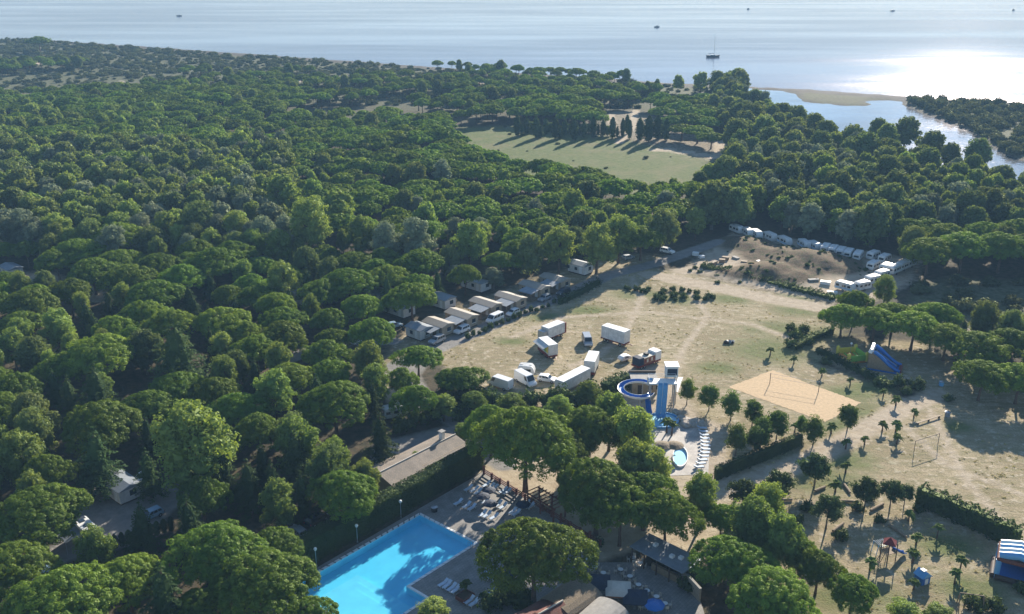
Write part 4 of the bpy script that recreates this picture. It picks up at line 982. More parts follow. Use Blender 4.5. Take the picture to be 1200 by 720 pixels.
def planter():
    t = thing('planter_box', 'red wooden planter box with palm beside white loungers', 'planter', gv(545, 701, .12), PANG)
    for k, (x0, x1, y0, y1) in enumerate(((-1.1, 1.1, -.9, -.82), (-1.1, 1.1, .82, .9), (-1.1, -1.02, -.82, .82), (1.02, 1.1, -.82, .82))):
        for z in (0, .21, .42): MB().box(x0, x1, y0, y1, z, z + .2).build('plank', M['redwood'], t)
    MB().box(-1.02, 1.02, -.82, .82, .3, .5).build('soil', M['soil'], t)
planter()

# ------------------------------------------------------------------ vehicles (local x forward, origin on the ground)
def heading(p, q):
    a, b = gv(*p), gv(*q); return math.atan2(b.y - a.y, b.x - a.x)
def wheel(parent, x, y, r, w=.2):
    o = MB(); T = []
    for k in range(12):
        a = 6.2832 * k / 12; T.append((math.cos(a), math.sin(a)))
    b = MB(); n = 12; i = 0
    for rr, yy in ((r * .6, y - w / 2), (r, y - w / 2), (r, y + w / 2), (r * .6, y + w / 2)): b.v += [(x + c * rr, yy, r + s * rr) for c, s in T]
    for k in range(3):
        for j in range(n): b.f.append([k * n + j, k * n + (j + 1) % n, (k + 1) * n + (j + 1) % n, (k + 1) * n + j]); b.m.append(0)
    wh = b.build('wheel', M['black'], parent)
    c = MB(); c.v += [(x + cc * r * .6, y + math.copysign(w / 2 - .03, y), r + s * r * .6) for cc, s in T]; c.f.append(list(range(n))); c.m.append(0); c.build('rim', M['metal'], wh)
    return wh
def quad(parent, name, pts, m, off=.012):
    p = [Vector(q) for q in pts]; n = (p[1] - p[0]).cross(p[2] - p[0]).normalized()
    c = sum(p, Vector()) / len(p)
    if n.dot(c - Vector((0, 0, 1.0))) < 0: n = -n
    b = MB(); b.face([q + n * off for q in p]); b.face([q - n * .004 for q in p]); k = len(p)
    for i in range(k): b.f.append([i, (i + 1) % k, k + (i + 1) % k, k + i]); b.m.append(0)
    return b.build(name, M[m], parent)
def between(a, b, c, d, u0, u1, v0, v1):
    """sub-rectangle of the quad a b c d (a-b bottom, d-c top)"""
    f = lambda u, v: (Vector(a).lerp(Vector(b), u)).lerp(Vector(d).lerp(Vector(c), u), v)
    return [f(u0, v0), f(u1, v0), f(u1, v1), f(u0, v1)]
CAR_SHAPES = {   # lower profile, cabin bottom (x0,x1), top (x0,x1), half widths, heights, wheel x, wheel r
    'hatch': dict(low=[(-2.0, .32), (-2.08, .6), (-2.0, .95), (.8, .98), (1.75, .84), (2.02, .62), (2.0, .3)], cb=(-1.98, 1.0), ct=(-1.62, .28), hw=(.86, .68), z=(.94, 1.50), wx=(-1.25, 1.3), wr=.31),
    'suv': dict(low=[(-2.2, .42), (-2.28, .75), (-2.2, 1.08), (.85, 1.12), (1.95, 1.02), (2.2, .8), (2.18, .42)], cb=(-2.2, 1.1), ct=(-1.95, .4), hw=(.92, .76), z=(1.08, 1.75), wx=(-1.35, 1.4), wr=.36),
    'van': dict(low=[(-2.5, .4), (-2.55, .8), (-2.5, 1.25), (1.6, 1.25), (2.35, 1.05), (2.55, .75), (2.52, .4)], cb=(-2.52, 1.95), ct=(-2.42, 1.15), hw=(.98, .86), z=(1.2, 2.12), wx=(-1.6, 1.65), wr=.36),
    'panelvan': dict(low=[(-2.9, .45), (-2.95, .8), (-2.92, 1.3), (1.9, 1.3), (2.6, 1.1), (2.85, .8), (2.8, .45)], cb=(-2.92, 2.15), ct=(-2.88, 1.35), hw=(1.02, .95), z=(1.25, 2.5), wx=(-1.8, 1.8), wr=.37)}
def car(shape, paint, label, p, q, group=None, name=None, cat=None):
    """car standing at photo pixel p with its nose towards pixel q"""
    s = CAR_SHAPES[shape]; t = thing(name or ('van' if 'van' in shape else 'car'), label, cat or ('van' if 'van' in shape else 'car'), gv(*p), heading(p, q), group)
    w0, w1 = s['hw']; z0, z1 = s['z']; (b0, b1), (t0, t1) = s['cb'], s['ct']
    b = MB(); b.side(s['low'], -w0, w0); b.build('body', M[paint], t, .07, True)
    A = [(b0, -w0 + .05, z0), (b1, -w0 + .05, z0), (b1, w0 - .05, z0), (b0, w0 - .05, z0)]; B = [(t0, -w1, z1), (t1, -w1, z1), (t1, w1, z1), (t0, w1, z1)]
    c = MB(); c.v = A + B
    c.f = [[3, 2, 1, 0], [4, 5, 6, 7], [0, 1, 5, 4], [1, 2, 6, 5], [2, 3, 7, 6], [3, 0, 4, 7]]; c.m = [0] * 6
    c.build('cabin', M[paint], t, .05, True)
    quad(t, 'windscreen', between(A[1], A[2], B[2], B[1], .06, .94, .12, .9), 'glass')
    if shape != 'panelvan': quad(t, 'rear_window', between(A[3], A[0], B[0], B[3], .1, .9, .3, .88), 'glass')
    cuts = {'hatch': ((.08, .32), (.36, .62), (.66, .9)), 'suv': ((.06, .3), (.34, .6), (.64, .9)), 'van': ((.05, .33), (.37, .64), (.68, .94)), 'panelvan': ((.78, .95),)}[shape]
    for a, d, e, f_ in ((A[0], A[1], B[1], B[0]), (A[3], A[2], B[2], B[3])):
        for u0, u1 in cuts: quad(t, 'side_window', between(a, d, e, f_, u0, u1, .14, .84), 'glass')
    L = s['low']; nx = max(x for x, _ in L); rx = min(x for x, _ in L)
    for y in (-1, 1):
        MB().box(nx - .16, nx + .012, y * (w0 - .26) - .16, y * (w0 - .26) + .16, L[-2][1] + .0, L[-2][1] + .16).build('headlight', M['lamp'], t, .02)
        MB().box(rx - .012, rx + .1, y * (w0 - .16) - .1, y * (w0 - .16) + .1, L[1][1], L[1][1] + .26).build('tail_light', M['tail'], t, .02)
        for x in s['wx']: wheel(t, x, y * (w0 - .08), s['wr'])
    return t
RD = lambda p: (p[0] - 20, p[1] + 9)       # along the camp road, towards the camera
row = 'vehicles parked along the mobile homes'
car('suv', 'silver', 'silver estate car parked at the end of the mobile home row', (512, 402), RD((512, 402)), row)
car('suv', 'carwhite', 'white car parked in front of the second mobile home', (541, 390), RD((541, 390)), row)
car('van', 'carwhite', 'white passenger van parked on the camp road', (580, 377), RD((580, 377)), row)
car('hatch', 'carwhite', 'small white car parked just past the white van', (601, 369), RD((601, 369)), row)
car('hatch', 'silver', 'silver car parked between the two last mobile homes', (638, 352), RD((638, 352)), row)
car('suv', 'darkcar', 'dark car parked before the last mobile home', (660, 345.5), RD((660, 345.5)), row)
car('hatch', 'carblue', 'pale blue car under the trees west of the mobile homes', (462, 384), (482, 380))
car('suv', 'carwhite', 'white car parked at the bend where the road meets the caravan yard', (782, 297), (796, 300))
car('hatch', 'carwhite', 'white hatchback on the dry field beside the long trailer', (641, 447), (655, 449))
car('panelvan', 'carwhite', 'white panel van with blue windscreen between hatchback and pines', (616, 450), (625, 455))
car('panelvan', 'carwhite', 'white panel van parked alone by the round dark pine', (586, 454), (574, 450))
car('van', 'silver', 'silver van standing alone between the two box trailers', (688, 403), (692, 413))
car('hatch', 'silver', 'grey car in the shade between pine trees and pool hedge', (349, 627), (342, 622))
car('hatch', 'darkcar', 'black car in deep shade between pine trees and pool hedge', (371, 612), (380, 606))
car('hatch', 'carwhite', 'white car among the trees above the shaded pitch', (168, 563), (160, 568))
car('hatch', 'carblue', 'small blue car at the corner of the shaded pitch', (177, 607), (166, 612))
car('suv', 'silver', 'silver car half hidden by the trees beside the camp road', (486, 468), (496, 476))
car('hatch', 'carblue', 'pale blue car under pines by the western edge of camp', (52, 680), (40, 690))
car('hatch', 'carwhite', 'white car parked under trees by the lane through camp', (420, 402), (400, 410))
car('hatch', 'silver', 'silver car beyond the road bend by the wood', (736, 304), (748, 301))

def caravan(p, q, label, group, L=5.2, paint='boxwhite', stripe=None):
    t = thing('caravan', label, 'caravan', gv(*p), heading(p, q), group); h = L / 2
    b = MB(); b.side([(-h, .5), (-h - .08, 1.2), (-h + .12, 2.35), (-h + .5, 2.58), (h - .7, 2.58), (h - .15, 2.0), (h + .05, 1.2), (h - .1, .5)], -1.1, 1.1); b.build('body', M[paint], t, .1, True)
    for y in (-1, 1):
        for x0, x1 in ((-h + .35, -h + 1.3), (-.5, .6), (h - 1.55, h - .7)): quad(t, 'window', [(x0, y * 1.1, 1.35), (x1, y * 1.1, 1.35), (x1, y * 1.1, 1.95), (x0, y * 1.1, 1.95)], 'glass', .02)
        if stripe: quad(t, 'stripe', [(-h + .1, y * 1.1, .95), (h - .15, y * 1.1, .95), (h - .15, y * 1.1, 1.15), (-h + .1, y * 1.1, 1.15)], stripe, .015)
        wheel(t, -.15, y * 1.0, .32)
    quad(t, 'door', [(-h + 1.45, -1.1, .6), (-h + 2.1, -1.1, .6), (-h + 2.1, -1.1, 2.25), (-h + 1.45, -1.1, 2.25)], 'offwhite', .015)
    quad(t, 'end_window', [(-h - .03, -.7, 1.45), (-h - .03, .7, 1.45), (-h + .04, .7, 2.0), (-h + .04, -.7, 2.0)], 'glass', .05)
    for x in (-1.0, .9): MB().box(x - .3, x + .3, -.3, .3, 2.57, 2.66).build('roof_hatch', M['offwhite'], t, .03)
    d = MB(); d.tube([(h - .1, .55, .5), (h + 1.1, 0, .48)], .05, 5); d.tube([(h - .1, -.55, .5), (h + 1.1, 0, .48)], .05, 5); d.tube([(h + 1.1, 0, .6), (h + 1.1, 0, 0)], .04, 5)
    d.build('drawbar', M['metal'], t)
    return t
D0 = lambda p: (p[0] + 7 + p[0] % 5, p[1] + 6 - p[0] % 3)
for p, tx in (((863, 273), 'first caravan on its own under the wood edge'), ((876, 277), 'white caravan of the touching pair beside the dirt mounds'), ((886, 279), 'pale caravan overlapping its neighbour beside the dirt mounds'),
              ((902, 282), 'grey white caravan standing between pair and single under the wood'), ((919, 287), 'caravan with blue stripe behind the dark mounds')):
    caravan(p, D0(p), tx, 'caravans along the wood edge', stripe='ltblue' if 'blue' in tx else None, paint='offwhite' if 'grey' in tx else 'boxwhite')
for p, tx in (((942, 291), 'white caravan beside a blue one under the wood'), ((954, 293), 'bluish caravan beside a white one under the wood')):
    caravan(p, D0(p), tx, 'caravans along the wood edge', stripe='ltblue')
for i, p in enumerate(((967, 296), (976, 298), (985, 300), (994, 302), (1005, 304.5))):
    caravan(p, (p[0] + 5, p[1] - 6), 'white caravan in the tight side by side row of five', 'row of five caravans', L=5.6, stripe='ltblue' if i % 2 else None)
for p, q, tx in (((1023, 304), (1033, 300), 'small white caravan at the wood edge past the row of five'), ((1023, 316), (1035, 310), 'large white caravan at the turn of the yard'), ((1036, 308), (1046, 303), 'white caravan right behind the large one at the turn'),
                 ((1038, 319), (1048, 314), 'short caravan at the head of the eastern cluster'), ((1047, 321), (1058, 316), 'caravan in the middle of the eastern cluster'), ((1056, 317), (1067, 312), 'caravan next to last in the eastern cluster'), ((1065, 313), (1076, 308), 'last caravan against the dark wood edge')):
    caravan(p, q, tx, 'caravans at the east end of the yard', L=4.8)
for p, q, tx, L in (((990, 341), (1002, 344), 'bluish white box caravan at the track side of the yard', 5.2), ((1010, 340), (1023, 337), 'large white caravan at the front of the bright row', 5.0), ((1022, 333), (1034, 330), 'large white caravan in the middle of the bright row', 5.0), ((1033, 327), (1046, 323), 'large white caravan at the back of the bright row', 5.0)):
    caravan(p, q, tx, 'bright caravans by the track', L=L, stripe='ltblue' if 'bluish' in tx else None)
caravan((463, 489), (478, 486), 'white caravan among bushes north of the tiled house', None, L=5.0)
caravan((617, 440), (630, 441), 'small white caravan parked by the panel van on the field', None, L=3.6)

def box_trailer(p, q, L, Hh, label, body='boxwhite', chassis='red', extra=None, w=1.2):
    t = thing('trailer', label, 'trailer', gv(*p), heading(p, q), 'fairground trailers on the dry field'); h = L / 2
    b = MB(); b.box(-h, h, -w, w, .95, .95 + Hh); b.build('body', M[body], t, .04)
    MB().box(-h + .02, h - .02, -w + .02, w - .02, .95 + Hh - .0 + .004, .95 + Hh + .06).build('roof', M['white'], t, .03)
    c = MB(); c.box(-h - .1, h + .1, -w + .12, w - .12, .62, .94); c.box(-h - .15, -h - .02, -w, w, .5, 1.1); c.build('chassis', M[chassis], t, .02)
    for x in (-h + 1.0, -h + 1.9, h - 1.2):
        for y in (-1, 1): wheel(t, x, y * (w - .15), .42, .26)
    d = MB(); d.tube([(h, .5, .75), (h + 1.6, 0, .7)], .06, 5); d.tube([(h, -.5, .75), (h + 1.6, 0, .7)], .06, 5); d.build('drawbar', M[chassis], t)
    r = MB()
    k = int(L / .6)
    for i in range(1, k):
        for y in (-1, 1): r.box(-h + L * i / k - .025, -h + L * i / k + .025, y * w - .02, y * w + .02, 1.0, .9 + Hh)
    r.build('wall_rib', M[body], t)
    return t
t = box_trailer((648, 396), (663, 390), 5.8, 2.5, 'white box trailer with dark red tail end behind the game stall')
MB().box(2.92, 3.5, -1.15, 1.15, .7, 3.3).build('tail_lift', M['red'], t, .03); MB().box(-4.3, -3.3, -1.0, 1.0, .6, 2.9).build('generator_box', M['silver'], t, .05)
t = box_trailer((642, 416), (652, 424), 5.4, 2.5, 'game stall trailer with painted side and dark red skirt', 'offwhite')
for i, m_ in enumerate(('navy', 'green', 'ltblue', 'green', 'yellow')): MB().box(-2.5 + i, -1.55 + i, -1.23, -1.205, 1.5, 3.0).build('painted_panel', M[m_], t)
MB().box(-2.6, 2.6, -1.26, -1.205, .5, 1.2).build('skirt', M['red'], t); MB().box(-2.6, 2.6, 0, 1.5, 0, .05, Matrix.Translation((0, -1.2, 3.35)) @ Matrix.Rotation(R_(200), 4, 'X')).build('awning_flap', M['offwhite'], t)
box_trailer((721, 402), (737, 407), 6.6, 2.9, 'tall white box trailer with red wheels in the middle of the field')
t = box_trailer((693, 435), (699, 421), 6.0, 2.6, 'white trailer with pale roof parked end to the long trailer')
t = box_trailer((671, 454), (690, 444), 9.4, 2.2, 'long white trailer partly hidden behind the pines', chassis='metal')
def ride_trailer():
    p, q = (757, 428), (773, 422); t = thing('ride_trailer', 'red and brown fairground ride folded on a trailer', 'trailer', gv(*p), heading(p, q)); 
    MB().box(-3.6, 3.6, -1.15, 1.15, .55, .95).build('chassis', M['red'], t, .03); MB().box(-3.4, -1.9, -1.1, 1.1, .95, 2.7).build('control_box', M['navy'], t, .05)
    MB().box(-1.85, 1.7, -1.1, 1.1, .95, 2.4).build('ride_body', M['terracotta'], t, .08); MB().box(1.75, 3.6, -1.2, 1.2, 1.0, 3.0).build('ticket_booth', M['white'], t, .05)
    MB().box(-1.9, 1.75, -1.2, 1.2, 2.42, 2.55).build('canopy', M['cream'], t, .03); MB().box(-.6, .3, -.5, .5, 2.56, 3.0).build('motor_housing', M['black'], t, .05)
    for i in range(5): MB().box(-1.7 + i * .7, -1.2 + i * .7, -1.13, -1.105, 1.3, 2.1).build('side_panel', M['cream' if i % 2 else 'red'], t)
    for x in (-2.6, -1.6, 2.4):
        for y in (-1, 1): wheel(t, x, y * 1.0, .4, .25)
    MB().tube([(3.6, 0, .7), (5.0, 0, .65)], .07, 5).build('drawbar', M['red'], t)
ride_trailer()
def teardrop():
    p = (732, 423); t = thing('small_trailer', 'small rounded white trailer between box trailer and ride', 'trailer', gv(*p), heading(p, (745, 419)))
    MB().side([(-1.5, .4), (-1.6, .9), (-1.2, 1.4), (0, 1.55), (1.2, 1.2), (1.6, .7), (1.5, .4)], -.8, .8).build('body', M['white'], t, .12, True)
    for y in (-1, 1): wheel(t, 0, y * .8, .28); quad(t, 'window', [(-.6, y * .8, .95), (.5, y * .8, .95), (.4, y * .8, 1.25), (-.6, y * .8, 1.25)], 'glass', .015)
    MB().tube([(1.5, 0, .5), (2.5, 0, .45)], .05, 5).build('drawbar', M['metal'], t)
teardrop()
def camper():
    p, q = (104, 634), (114, 644); t = thing('camper_van', 'white and blue camper van with an awning by the shaded pitch', 'camper van', gv(*p), heading(p, q))
    MB().side([(-3, .5), (-3.05, 1.2), (-3, 2.75), (-2.7, 2.95), (1.6, 2.95), (2.3, 2.3), (2.35, 1.5), (3.0, 1.25), (3.2, .9), (3.15, .5)], -1.1, 1.1).build('body', M['carwhite'], t, .1, True)
    quad(t, 'windscreen', [(2.32, -.9, 1.55), (2.32, .9, 1.55), (2.05, .85, 2.2), (2.05, -.85, 2.2)], 'glass', .25)
    for y in (-1, 1):
        quad(t, 'side_window', [(-2.3, y * 1.1, 1.6), (-1.0, y * 1.1, 1.6), (-1.0, y * 1.1, 2.2), (-2.3, y * 1.1, 2.2)], 'glass', .02); quad(t, 'stripe', [(-2.9, y * 1.1, 1.1), (2.2, y * 1.1, 1.1), (2.2, y * 1.1, 1.3), (-2.9, y * 1.1, 1.3)], 'blue', .015)
        for x in (-1.9, 2.1): wheel(t, x, y * 1.0, .36)
    for x in (-1.6, .2): MB().box(x - .45, x + .45, -.4, .4, 2.94, 3.05).build('roof_hatch', M['glass'], t, .03)
    MB().box(-2.8, -2.0, -.8, .8, 2.95, 3.0).build('solar_panel', M['navy'], t, .01)
    a = MB(); a.face([(-2.6, -1.12, 2.6), (1.4, -1.12, 2.6), (1.5, -3.9, 2.1), (-2.7, -3.9, 2.1)]); a.face([(-2.6, -1.12, 2.56), (1.4, -1.12, 2.56), (1.5, -3.9, 2.06), (-2.7, -3.9, 2.06)], True); a.build('awning', M['greyroof'], t)
    for x in (-2.65, 1.45): MB().tube([(x, -3.85, 0), (x, -3.85, 2.1)], .03, 5).build('awning_pole', M['metal'], t)
camper()
# boats
def sailboat():
    x, y = g(835.5, 67, -.6); t = thing('sailboat', 'dark hulled sailboat with bare mast anchored on the sea', 'sailboat', (x, y, -.6), R_(8))
    b = MB(); secs = []
    for f, w, zb in ((-1, .75, .1), (-.6, 1.35, -.3), (0, 1.65, -.5), (.5, 1.25, -.4), (.85, .55, -.1), (1, .06, .5)): secs.append([(f * 5.6, -w, 1.35 + .25 * f * f), (f * 5.6, -w * .7, .3), (f * 5.6, 0, zb), (f * 5.6, w * .7, .3), (f * 5.6, w, 1.35 + .25 * f * f)])
    for s0, s1 in zip(secs[:-1], secs[1:]):
        for i in range(4): b.face([s0[i], s1[i], s1[i + 1], s0[i + 1]])
        b.face([s0[4], s1[4], s1[0], s0[0]])
    b.face(secs[0]); b.build('hull', M['navy'], t)
    MB().box(-2.2, 1.6, -.85, .85, 1.4, 2.0, top=.85).build('coachroof', M['white'], t, .1)
    MB().tube([(.8, 0, 1.4), (.8, 0, 17.0)], [.12, .07], 6).build('mast', M['metal'], t); MB().tube([(.8, 0, 2.9), (-4.2, 0, 2.7)], .16, 6).build('boom', M['navy'], t)
    r = MB(); r.tube([(5.4, 0, 1.6), (.8, 0, 16.6)], .02, 3); r.tube([(-5.4, 0, 1.6), (.8, 0, 16.9)], .02, 3)
    for s in (-1, 1): r.tube([(.8, s * 1.5, 1.5), (.8, s * .8, 9), (.8, 0, 16.2)], .02, 3)
    r.build('rigging', M['metal'], t); MB().box(.77, .83, -.8, .8, 8.9, 9.0).build('spreader', M['metal'], t)
sailboat()
def motorboat(px, py, rz, label):
    x, y = g(px, py, -.6); t = thing('motorboat', label, 'boat', (x, y, -.6), rz)
    MB().prism([(-3, -1.1), (1.4, -1.1), (3.2, 0), (1.4, 1.1), (-3, 1.1)], -.2, .95).build('hull', M['darkcar'], t, .1); MB().box(-.8, 1.0, -.75, .75, .95, 1.9, top=.8).build('cabin', M['offwhite'], t, .08)
    quad(t, 'windscreen', [(.95, -.6, 1.2), (.95, .6, 1.2), (.82, .5, 1.75), (.82, -.5, 1.75)], 'glass', .03); MB().box(-3.4, -3.0, -.25, .25, .3, 1.3).build('outboard_motor', M['black'], t, .05)
for px, py, rz, lb in ((770, 32, .4, 'small motorboat on the sea between the shore and the open water'), (877, 11, 1.0, 'tiny boat in open water beyond the sailboat'), (1046, 13, 0, 'tiny boat out at sea beyond the glitter'), (1188, 12, .8, 'tiny boat on the far sea east of the glitter'), (210, 19, .2, 'tiny boat off the wooded headland beach')):
    motorboat(px, py, rz, lb)

# ------------------------------------------------------------------ water park
def chute(path, w, d, m, name, parent, closed=False):
    """open U-shaped trough swept along a path"""
    P = [Vector(p) for p in path]; b = MB(); n = 8; rows = []
    for i, p in enumerate(P):
        t = (P[min(i + 1, len(P) - 1)] - P[max(i - 1, 0)]); t.z *= .3; t.normalize(); s = Vector((-t.y, t.x, 0)).normalized()
        rows.append([p + s * (w / 2 * math.cos(math.pi * k / n)) + Vector((0, 0, d * (1 - math.sin(math.pi * k / n)))) for k in range(n + 1)] + [p + s * ((w / 2 + .07) * -math.cos(math.pi * k / n)) + Vector((0, 0, (d + .02) - (d + .1) * math.sin(math.pi * k / n))) for k in range(n + 1)])
    for r0, r1 in zip(rows[:-1], rows[1:]):
        K = len(r0)
        for k in range(K): b.face([r0[k], r0[(k + 1) % K], r1[(k + 1) % K], r1[k]])
    b.mi = 0; b.face(rows[0][:9][::-1]); return b.build(name, M[m], parent, smooth=False)
def water_slides():
    base = gv(770, 470); t = thing('water_slides', 'blue water slides descending from a tower into a splash pool', 'water slide'); A = 6.0
    pa = gv(777, 451, A); land = gv(774, 487, .5)
    for k, off in enumerate((-.5, .5)):
        a, l = pa + Vector((off, 0, 0)), land + Vector((off, 0, 0)); pts = [a.lerp(l, f) + Vector((0, 0, .55 * math.sin(f * 9.42) * (1 - f))) for f in [i / 14 for i in range(15)]]
        pts += [l + Vector((0, -1.2, -.05))]; chute(pts, .86, .4, 'ltblue', 'straight_slide', t)
    for off in (-.98, 0, .98):
        q = Vector((off, 0, .42)); MB().tube([pa.lerp(land, i / 14) + q + Vector((0, 0, .55 * math.sin(i / 14 * 9.42) * (1 - i / 14))) for i in range(15)], .075, 6).build('rim_rail', M['white'], t)
    # spiral slide: swings out to the west and comes back under itself
    c = gv(745, 461, 3.0); s0 = gv(762, 446, A - .1); e = gv(761, 486, .5); R = 3.1; pts = [s0, s0.lerp(Vector((c.x + R, c.y + 1.0, 4.5)), .6)]
    for i in range(19):
        th = .35 + i / 18 * (2 * math.pi - .45); pts.append(Vector((c.x + R * math.cos(th), c.y + R * .95 * math.sin(th), 4.3 - 1.5 * i / 18)))
    pts += [Vector((e.x, (c.y + e.y) / 2 + 1, 2.1)), Vector((e.x, e.y + 1.5, .75)), e]
    chute(pts[:21], 1.2, .6, 'white', 'spiral_slide', t); chute([p + Vector((0, 0, .05)) for p in pts[:21]], 1.02, .48, 'blue', 'spiral_slide_lining', t); chute(pts[20:], 1.0, .45, 'blue', 'spiral_run_out', t)
    # start platform, cabin and stairs
    p0, p1 = gv(763, 449, A), gv(791, 449, A)
    MB().box(p0.x - .4, p1.x + .4, p0.y - .4, p0.y + 2.2, A - .25, A).build('start_platform', M['white'], t, .03)
    r = MB()
    for x in (p0.x - .35, p1.x + .35):
        for z in (A + .55, A + 1.05): r.tube([(x, p0.y - .3, z), (x, p0.y + 2.1, z)], .035, 5)
    for z in (A + .55, A + 1.05): r.tube([(p0.x - .35, p0.y + 2.1, z), (p1.x + .35, p0.y + 2.1, z)], .035, 5)
    r.build('railing', M['white'], t)
    for x in (p0.x, (p0.x + p1.x) / 2, p1.x):
        for y in (p0.y, p0.y + 2.0): MB().tube([(x, y, 0), (x, y, A - .2)], .13, 8).build('support_post', M['metal'], t)
    cb = gv(789, 452, A - 1); cx, cy_ = p1.x - .2, p1.y + 2.6
    cab = MB().box(cx - 1.2, cx + 1.2, cy_, cy_ + 2.4, A, A + 2.3).build('stair_cabin', M['white'], t, .05)
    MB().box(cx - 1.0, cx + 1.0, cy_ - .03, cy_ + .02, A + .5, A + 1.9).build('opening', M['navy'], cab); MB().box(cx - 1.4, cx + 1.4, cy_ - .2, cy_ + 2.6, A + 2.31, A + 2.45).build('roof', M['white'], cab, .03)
    for i in range(14):
        z = A * (i + 1) / 15; MB().box(cx + 1.4, cx + 2.4, cy_ + 5.2 - i * .34, cy_ + 5.5 - i * .34, z - .07, z).build('stair_tread', M['metal'], t)
    for x in (cx - 1.0, cx + 1.0):
        for y in (cy_ + .2, cy_ + 2.2): MB().tube([(x, y, 0), (x, y, A)], .12, 8).build('support_post', M['metal'], t)
    for i in (4, 8, 12, 16): MB().tube([(pts[i].x, pts[i].y, 0), (pts[i].x, pts[i].y, pts[i].z)], .12, 8).build('support_post', M['metal'], t)
    for f in (.3, .6): q = pa.lerp(land, f); MB().tube([(q.x, q.y, 0), (q.x, q.y, q.z + .1)], .14, 8).build('support_post', M['metal'], t)
water_slides()
def pump_house():
    a, b = gv(741, 447, 3.0), gv(783, 447, 3.0); t = thing('pump_house', 'flat roofed tan building behind the water slides', 'building', (0, 0, 0)); y0 = a.y; d = 4.2
    MB().box(a.x, b.x - 2.2, y0, y0 + d, 0, 2.9).build('wall', M['tan'], t); MB().box(a.x - .2, b.x - 2.0, y0 - .2, y0 + d + .2, 2.9, 3.05).build('roof', M['concrete'], t, .02)
    for y in (y0 - .2, y0 + d): MB().box(a.x - .2, b.x - 2.0, y, y + .2, 3.05, 3.45).build('parapet', M['darkwood' if y > y0 else 'concrete'], t)
    dr = MB().box(a.x + 1.2, a.x + 2.2, y0 - .05, y0 + .02, 0, 2.1).build('door', M['darkwood'], t); MB().box(a.x + 2.0, a.x + 2.1, y0 - .1, y0 - .05, 1.0, 1.1).build('handle', M['metal'], dr)
    for x in (3.4, 5.0): MB().box(a.x + x, a.x + x + .9, y0 - .04, y0 + .02, 1.1, 2.0).build('window', M['glass'], t)
pump_house()
def ring_pool(name, label, pts, cat='pool', rim='ltblue', z=.42):
    t = thing(name, label, cat, (0, 0, 0)); n = len(pts); c = Vector((sum(p[0] for p in pts) / n, sum(p[1] for p in pts) / n)); o = [tuple(c + (Vector(p) - c) * 1.0) for p in pts]; q = [tuple(c + (Vector(p) - c) * .93) for p in pts]
    b = MB()
    for i in range(n):
        j = (i + 1) % n; b.face([(*o[i], 0), (*o[j], 0), (*o[j], z), (*o[i], z)]); b.face([(*o[i], z), (*o[j], z), (*q[j], z), (*q[i], z)]); b.face([(*q[i], z), (*q[j], z), (*q[j], .05), (*q[i], .05)])
    b.build('rim', M[rim], t)
    for nm, zz, m in (('floor', .06, 'palepool'), ('water', z - .12, 'palewater')):
        f = flat(nm, q, zz, M[m]); del f['kind']; f.parent = t
    return t
def oval(px, py, rx, ry, n=22, a0=0, a1=6.2832): return [g(px + rx * math.cos(a0 + (a1 - a0) * i / n), py - ry * math.sin(a0 + (a1 - a0) * i / n)) for i in range(n)]
ring_pool('splash_pool', 'shallow splash pool catching the water slides', oval(776, 494, 20, 9), rim='ltblue')
ring_pool('paddling_pool', 'curved pale blue paddling pool beside the straw parasols', oval(797, 537, 9, 12), rim='white')
def rock(px, py, r, label, group, seed):
    q = random.Random(seed); b = bmesh.new(); bmesh.ops.create_icosphere(b, subdivisions=2, radius=r)
    for v in b.verts: v.co *= 1 + q.uniform(-.22, .22); v.co.z *= .62
    me = bpy.data.meshes.new('rock'); b.to_mesh(me); b.free(); me.materials.append(M['rock']); tag(link('rock', me, None, None, gv(px, py, r * .22), q.uniform(0, 6)), label, 'rock', group)
for i in range(15):
    f = i / 14; rock(788 + 36 * f + random.uniform(-2, 2), 483 + 9 * math.sin(f * 3) - 3 + random.uniform(-2, 2) + f * 14, random.uniform(.6, 1.3), 'pale sunlit boulder bordering the splash pool terrace', 'boulders round the splash pool', i)
def lounge_row():
    for i in range(13):
        f = i / 12; px = 821 + 5.5 * math.sin(f * 3.1) - 8 * max(0, f - .7); py = 499 + 50 * f
        copy_tree(LNG, gv(px, py, .05), R_(175) + f * .3 + random.uniform(-.08, .08), 'white sun lounger in the curved row round the water park terrace', 'loungers round the water park terrace')
lounge_row()
flat('pool_terrace', poly([(760, 500), (796, 486), (822, 494), (832, 515), (830, 556), (782, 558), (764, 545)]), .035, M['deck2'] if 'deck2' in M else M.setdefault('deck2', tiles_mat('pale_terrace_paving', (.50, .46, .41), (.45, .41, .37), (.34, .31, .28), .6, .6)))
for px, py, w in ((776, 534, 'western'), (790, 534, 'eastern')):
    t = parasol(px, py, 1.7, 2.6, 'thatch', ('straw parasol beside the paddling pool next to the dark pine' if w == 'western' else 'straw parasol standing at the rim of the paddling pool'), sides=12, base=.03)
